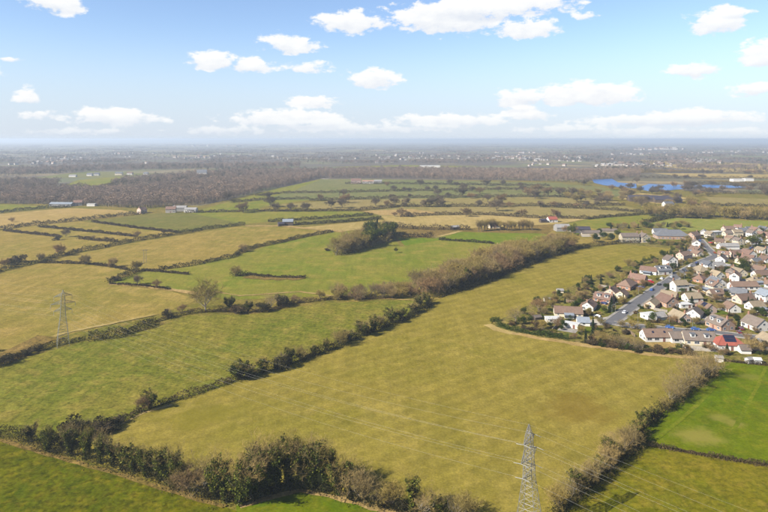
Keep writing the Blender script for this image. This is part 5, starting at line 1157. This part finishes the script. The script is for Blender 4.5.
# garden walls and fences
def fence(a, b, h, mat, lab, group, thick=.12):
    d = b-a; L = d.length; t = empty('garden_fence', (a.x, a.y, 0), math.atan2(d.y, d.x)); n = max(1, int(L/2))
    for i in range(n):
        m = MB(); m.box(i*L/n+.06, (i+1)*L/n-.06, -thick/2, thick/2, 0, h+.28); m.build('panel', mat, t)
    m = MB()
    for i in range(n+1): m.box(i*L/n-.055, i*L/n+.055, -.08, .08, 0, h+.38)
    m.build('posts', MT['concrete'], t)['kind'] = 'stuff'
    tag(t, lab, 'fence', group)
fm = [plain('brown_fence_board', (.17, .115, .07), .9, .2), plain('silvered_fence_board', (.26, .23, .19), .9, .2)]
k = 0
for (p, w, d, rz) in HOUSES:
    if p.y > 600 or p.x < 70 or w < 8 or k > 44: continue
    c, s = math.cos(rz), math.sin(rz); sx = grng.choice([-1, 1]); sy = grng.choice([-1, 1]); a = (sx*(w/2+2.2), sy*(d/2)); b = (sx*(w/2+2.2), sy*(d/2+grng.uniform(7, 12)))
    A = Vector((p.x+a[0]*c-a[1]*s, p.y+a[0]*s+a[1]*c, 0)); B = Vector((p.x+b[0]*c-b[1]*s, p.y+b[0]*s+b[1]*c, 0))
    ok = True
    for t_ in (0, .25, .5, .75, 1):
        v0 = A.lerp(B, t_)
        if near_street(v0, 1.2) or not inside(v0, vreg): ok = False
        for (q, w2, d2, r2) in HOUSES:
            v = v0-q; c2, s2 = math.cos(r2), math.sin(r2)
            if abs(v.x*c2+v.y*s2) < w2/2+.5 and abs(-v.x*s2+v.y*c2) < d2/2+.5: ok = False
    if ok: fence(A, B, 1.6, fm[k % 2], ['brown', 'silvered'][k % 2]+' board fence between two village gardens', ['brown', 'silvered'][k % 2]+' garden fences'); k += 1
fence(G(634,327.2)-Vector((0, 8, 0)), G(684,333)-Vector((0, 8, 0)), 1.0, WALL['brick'], 'long low brick garden wall along the lane behind the white bungalows', None, .25)
for (pts, lab) in [([(646,327),(663,328.2),(684,330)], 'dark clipped hedge along the inside of the lane bend'), ([(628,322),(634,325),(643,326.2)], 'golden clipped hedge at the street junction')]:
    hedge([(x, y-4.2) for x, y in pts], 1.5, 1.5, lab, 'yellowleaf' if 'golden' in lab else 'hedge', 60, .35, 90+len(pts), twig=0, base=.2)

# ------------------------------------------------------------------ cars
tyre = plain('tyre_rubber', (.02, .02, .02), .8, .05); chrome = plain('lamp_glass', (.7, .7, .7), .2, .02)
def paint(n, c):
    q = NB(n+'_car_paint'); q.col(c, .25); q.p.inputs['Coat Weight'].default_value = .6; q.p.inputs['Metallic'].default_value = .2; return q.m
PAINT = {'white': paint('white', (.72, .72, .72)), 'red': paint('red', (.50, .02, .02)), 'blue': paint('blue', (.03, .09, .30)), 'silver': paint('silver', (.42, .43, .45)), 'black': paint('black', (.02, .02, .025)), 'maroon': paint('maroon', (.13, .02, .025)), 'navy': paint('navy', (.02, .03, .12))}
def loft(prof, hw0, hw1, z0, z1):
    """closed shell from a side profile: list of (x,z); half width eases from hw0 at z0 to hw1 at z1"""
    m = MB(); n = len(prof)
    def hw(z): t = max(0, min(1, (z-z0)/(z1-z0))); return hw0+(hw1-hw0)*t
    Lp = [(x, -hw(z), z) for x, z in prof]; Rp = [(x, hw(z), z) for x, z in prof]
    for i in range(n): j = (i+1) % n; m.poly([Lp[i], Lp[j], Rp[j], Rp[i]])
    m.poly(list(reversed(Lp))); m.poly(Rp); return m
def car_mesh(van):
    if van:
        body = loft([(-2.5,.35),(2.45,.35),(2.5,.8),(2.3,1.15),(1.75,1.3),(1.3,2.0),(-2.45,2.1),(-2.5,.9)], .95, .84, .9, 2.1); glass = loft([(1.32,1.35),(1.72,1.34),(1.36,1.9),(.5,1.92),(.5,1.35)], .955, .9, 1.2, 2.0); top = None
    else:
        body = loft([(-2.1,.35),(2.1,.35),(2.15,.65),(2.0,.85),(1.0,.98),(-1.7,1.02),(-2.12,.9)], .86, .84, .5, 1.0); glass = loft([(-1.85,1.0),(1.0,.97),(.35,1.38),(-1.35,1.4)], .82, .62, 1.0, 1.4); top = loft([(-1.4,1.395),(.38,1.375),(.2,1.45),(-1.2,1.47)], .63, .56, 1.38, 1.47)
    w = MB(); w.bar((0, -.11, 0), (0, .11, 0), .32, .32, 12, True); rim = MB(); rim.bar((0, -.118, 0), (0, .118, 0), .19, .19, 8, True); hl = MB(); hl.box(-.06, .06, -.2, .2, -.08, .08)
    return body, glass, top, w, rim, hl
CM = {v: car_mesh(v) for v in (False, True)}
CMM = {}
def car(p, rz, colr, label, van=False, z=ZB+.02):
    key = (van, colr)
    if key not in CMM:
        b, g, tp, w, r_, h = CM[van]; CMM[key] = (b.mesh('car_body', PAINT[colr]), g.mesh('car_glass', MT['glass']), tp.mesh('car_roof', PAINT[colr]) if tp else None, w.mesh('car_tyre', tyre), r_.mesh('car_rim', chrome), h.mesh('car_lamp', chrome))
    b, g, tp, w, r_, h = CMM[key]; t = empty('parked_van' if van else 'parked_car', (p.x, p.y, z), rz); obj('body', b, t); obj('windows', g, t)
    if tp: obj('roof', tp, t)
    for x in (-1.3, 1.35):
        for y in (-.8, .8): wh = obj('wheel', w, t, (x, y, .32)); obj('rim', r_, wh)
    for y in (-.6, .6): obj('headlight', h, t, (2.1 if not van else 2.44, y, .68))
    tag(t, label, 'van' if van else 'car'); return t
RA = R(47); zr = ZB+.145
for (x, y, rz, c, lab, v, z) in [(625,313.8,RA,'white','white car on the main street near the junction',False,zr),(652,291,RA,'blue','blue car parked on the main street below the red van',False,zr),(659,285.6,RA,'black','black car parked on the main street beside the red van',False,zr),
    (650,283.5,R(10),'red','bright red van on a driveway beside the main street',True,ZB+.02),(641,288.5,R(15),'blue','blue car on the driveway of the large hipped roofed house',False,ZB+.02),(662,279.5,R(50),'white','white car in front of the slate roofed chalet',False,ZB+.02),(672,278,RA,'silver','silver car parked on the main street beyond the chalet',False,zr),(690,267.5,RA,'white','white car parked on the main street by the beige house',False,zr),(697,264,RA,'navy','navy car parked on the main street near its bend',False,zr),(684,271,RA,'black','black car parked on the main street by the pink house',False,zr),
    (711,331.5,R(2),'blue','deep blue car on the lane before the brick gabled house',False,zr),(741,330,R(80),'maroon','maroon car on the drive between the brick and white gables',False,ZB+.02),(739,333.5,R(75),'maroon','second maroon car at the mouth of the same drive',False,ZB+.02),(703,282.5,R(60),'maroon','dark red car beside the white gabled house on the side street',False,ZB+.02),(736,291.8,R(5),'red','red car in front of the long white terrace',False,zr+.01),(724,285.5,R(30),'silver','silver car beside the white gabled slate house',False,ZB+.02),(752,297.5,R(5),'black','black car beside the pink bungalow',False,ZB+.02),(604,304.5,R(120),'navy','navy car beside the brick house on the bend',False,ZB+.02),(727,266.5,R(10),'white','white car on the upper side street',False,zr+.015),(757,270.5,R(5),'silver','silver car at the far end of the upper side street',False,zr+.015),(601,321,R(15),'silver','silver car on the concrete drive',False,ZB+.1)]:
    car(G(x, y), rz, c, lab, v, z)

crng = random.Random(12); placed = []
def street_pts(step):
    for si, (pts, w) in enumerate(STREETS):
        g = resample([G(*q) for q in pts], step)
        for a, b in zip(g[:-1], g[1:]):
            d = (b-a).normalized(); yield si, w, a.lerp(b, crng.random()), d, Vector((-d.y, d.x, 0))
for si, w, p, d, n in street_pts(13):
    if crng.random() < .45 or p.x > p.y*.66: continue
    sd = crng.choice([-1, 1]); c = crng.choice(['white', 'silver', 'black', 'navy', 'blue', 'silver', 'red', 'maroon'])
    if crng.random() < .45: q = p+n*sd*(w/2+crng.uniform(4.5, 6)); rz = math.atan2(n.y, n.x); z = ZB+.03; wh = 'on a short drive near '
    else: q = p+n*sd*(w/2-1.1); rz = math.atan2(d.y, d.x); z = ZB+.145+.005*si; wh = 'parked at the kerb near '
    bad = any((q-o).length < 6 for o in placed) or any((q-h[0]).length < max(h[1], h[2])/2+2.4 for h in HOUSES) or any((q-G(*a)).length < 6 for a in [(625,313.8),(652,291),(659,285.6),(672,278),(690,267.5),(697,264),(684,271),(711,331.5),(736,291.8),(727,266.5),(757,270.5)])
    if bad: continue
    placed.append(q); lb = c+' car '+wh+anchor(q); t = car(q, rz, c, lb, False, z); t['group'] = lb
def lamp_post(p, rz, lab):
    t = empty('street_lamp', (p.x, p.y, 0), rz); m = MB(); m.bar((0, 0, 0), (0, 0, 6.5), .09, .06, 8); m.build('pole', MT['darksteel'], t)
    m = MB(); m.bar((0, 0, 6.45), (1.1, 0, 6.7), .045, .04, 6); m.build('arm', MT['darksteel'], t); m = MB(); m.box(.95, 1.55, -.12, .12, 6.62, 6.76); m.build('lamp_head', MT['steel'], t); tag(t, lab, 'street lamp', lab)
for si, w, p, d, n in street_pts(30):
    if p.x < p.y*.66: q = p+n*(w/2+.6); lamp_post(q, math.atan2(-n.y, -n.x), 'grey street lamp on the pavement near '+anchor(q))

# ------------------------------------------------------------------ distant settlements: read as one mass of specks
def town():
    rs = np.random.default_rng(3); pr = []; townwall = plain('weathered_town_wall', (.42, .38, .34), .9, .2, .05)
    for i, (wl, rf) in enumerate([('white', 'grey brown'), ('cream', 'brown'), ('white', 'pale grey'), ('brick', 'brown')]):
        m = MB(); m.box(-6, 6, -4, 4, 0, 5); r_ = roof_prism(12, 8, 5, 2.8, False); me = bpy.data.meshes.new('town_house'); me.from_pydata(m.v+r_.v, [], m.f+[[q+len(m.v) for q in f] for f in r_.f]); me.materials.append(townwall); me.materials.append(ROOF[rf])
        for k, f in enumerate(me.polygons): f.material_index = 0 if k < len(m.f) else 1
        pr.append(bpy.data.objects.new('town_house_shape', me))
    P = []; Sc = []
    for k in range(60):
        y = 2100*math.exp(rs.uniform(0, 1.9)); x = rs.uniform(-.72, .72)*y; n = rs.integers(3, 14)
        if y < 2400 and -1.0*y < x < .25*y: continue
        P += [(x+rs.normal()*y*.022, y+rs.normal()*60, 0) for _ in range(n)]; Sc += list(rs.uniform(.8, 1.5, n))
    for (x, y, sx, n) in [(65,161,10,50),(40,173,14,14),(60,168,12,25),(650,166,22,60),(620,165,12,40),(690,163,14,24),(530,158,30,60),(380,159,60,70),(200,157,60,60),(590,172,20,20),(480,160,30,50),(440,156,40,50)]:
        for _ in range(n//2):
            g = G(x+rs.normal()*sx, y+rs.normal()*.5); P.append((g.x, g.y, 0)); Sc.append(rs.uniform(.8, 1.6))
    for (x, y, n, s) in [(200,146,34,7),(235,146.4,20,5),(665,149.5,30,9),(640,150,8,5)]:
        for _ in range(n):
            g = G(x+rs.normal()*s, y+rs.normal()*.12); P.append((g.x, g.y, 0)); Sc.append(rs.uniform(1.5, 3.2))
    scatter('distant_town', P, Sc, pr, 'scattered pale houses and villages dotted over the distant plain', 'town')
town()

# ------------------------------------------------------------------ air
def haze():
    m = MB(); m.box(-41000, 41000, -41000, 41000, -1, 108); mt = bpy.data.materials.new('haze_air'); mt.use_nodes = True; nt = mt.node_tree; nt.nodes.clear()
    o_ = nt.nodes.new('ShaderNodeOutputMaterial'); v = nt.nodes.new('ShaderNodeVolumePrincipled'); v.inputs['Color'].default_value = (.55, .64, .75, 1); v.inputs['Density'].default_value = 1.4e-4; v.inputs['Anisotropy'].default_value = 0.2
    nt.links.new(v.outputs[0], o_.inputs['Volume']); o = m.build('haze', mt); o['kind'] = 'stuff'; tag(o, 'thin blue haze of air over the plain', 'haze')
haze()
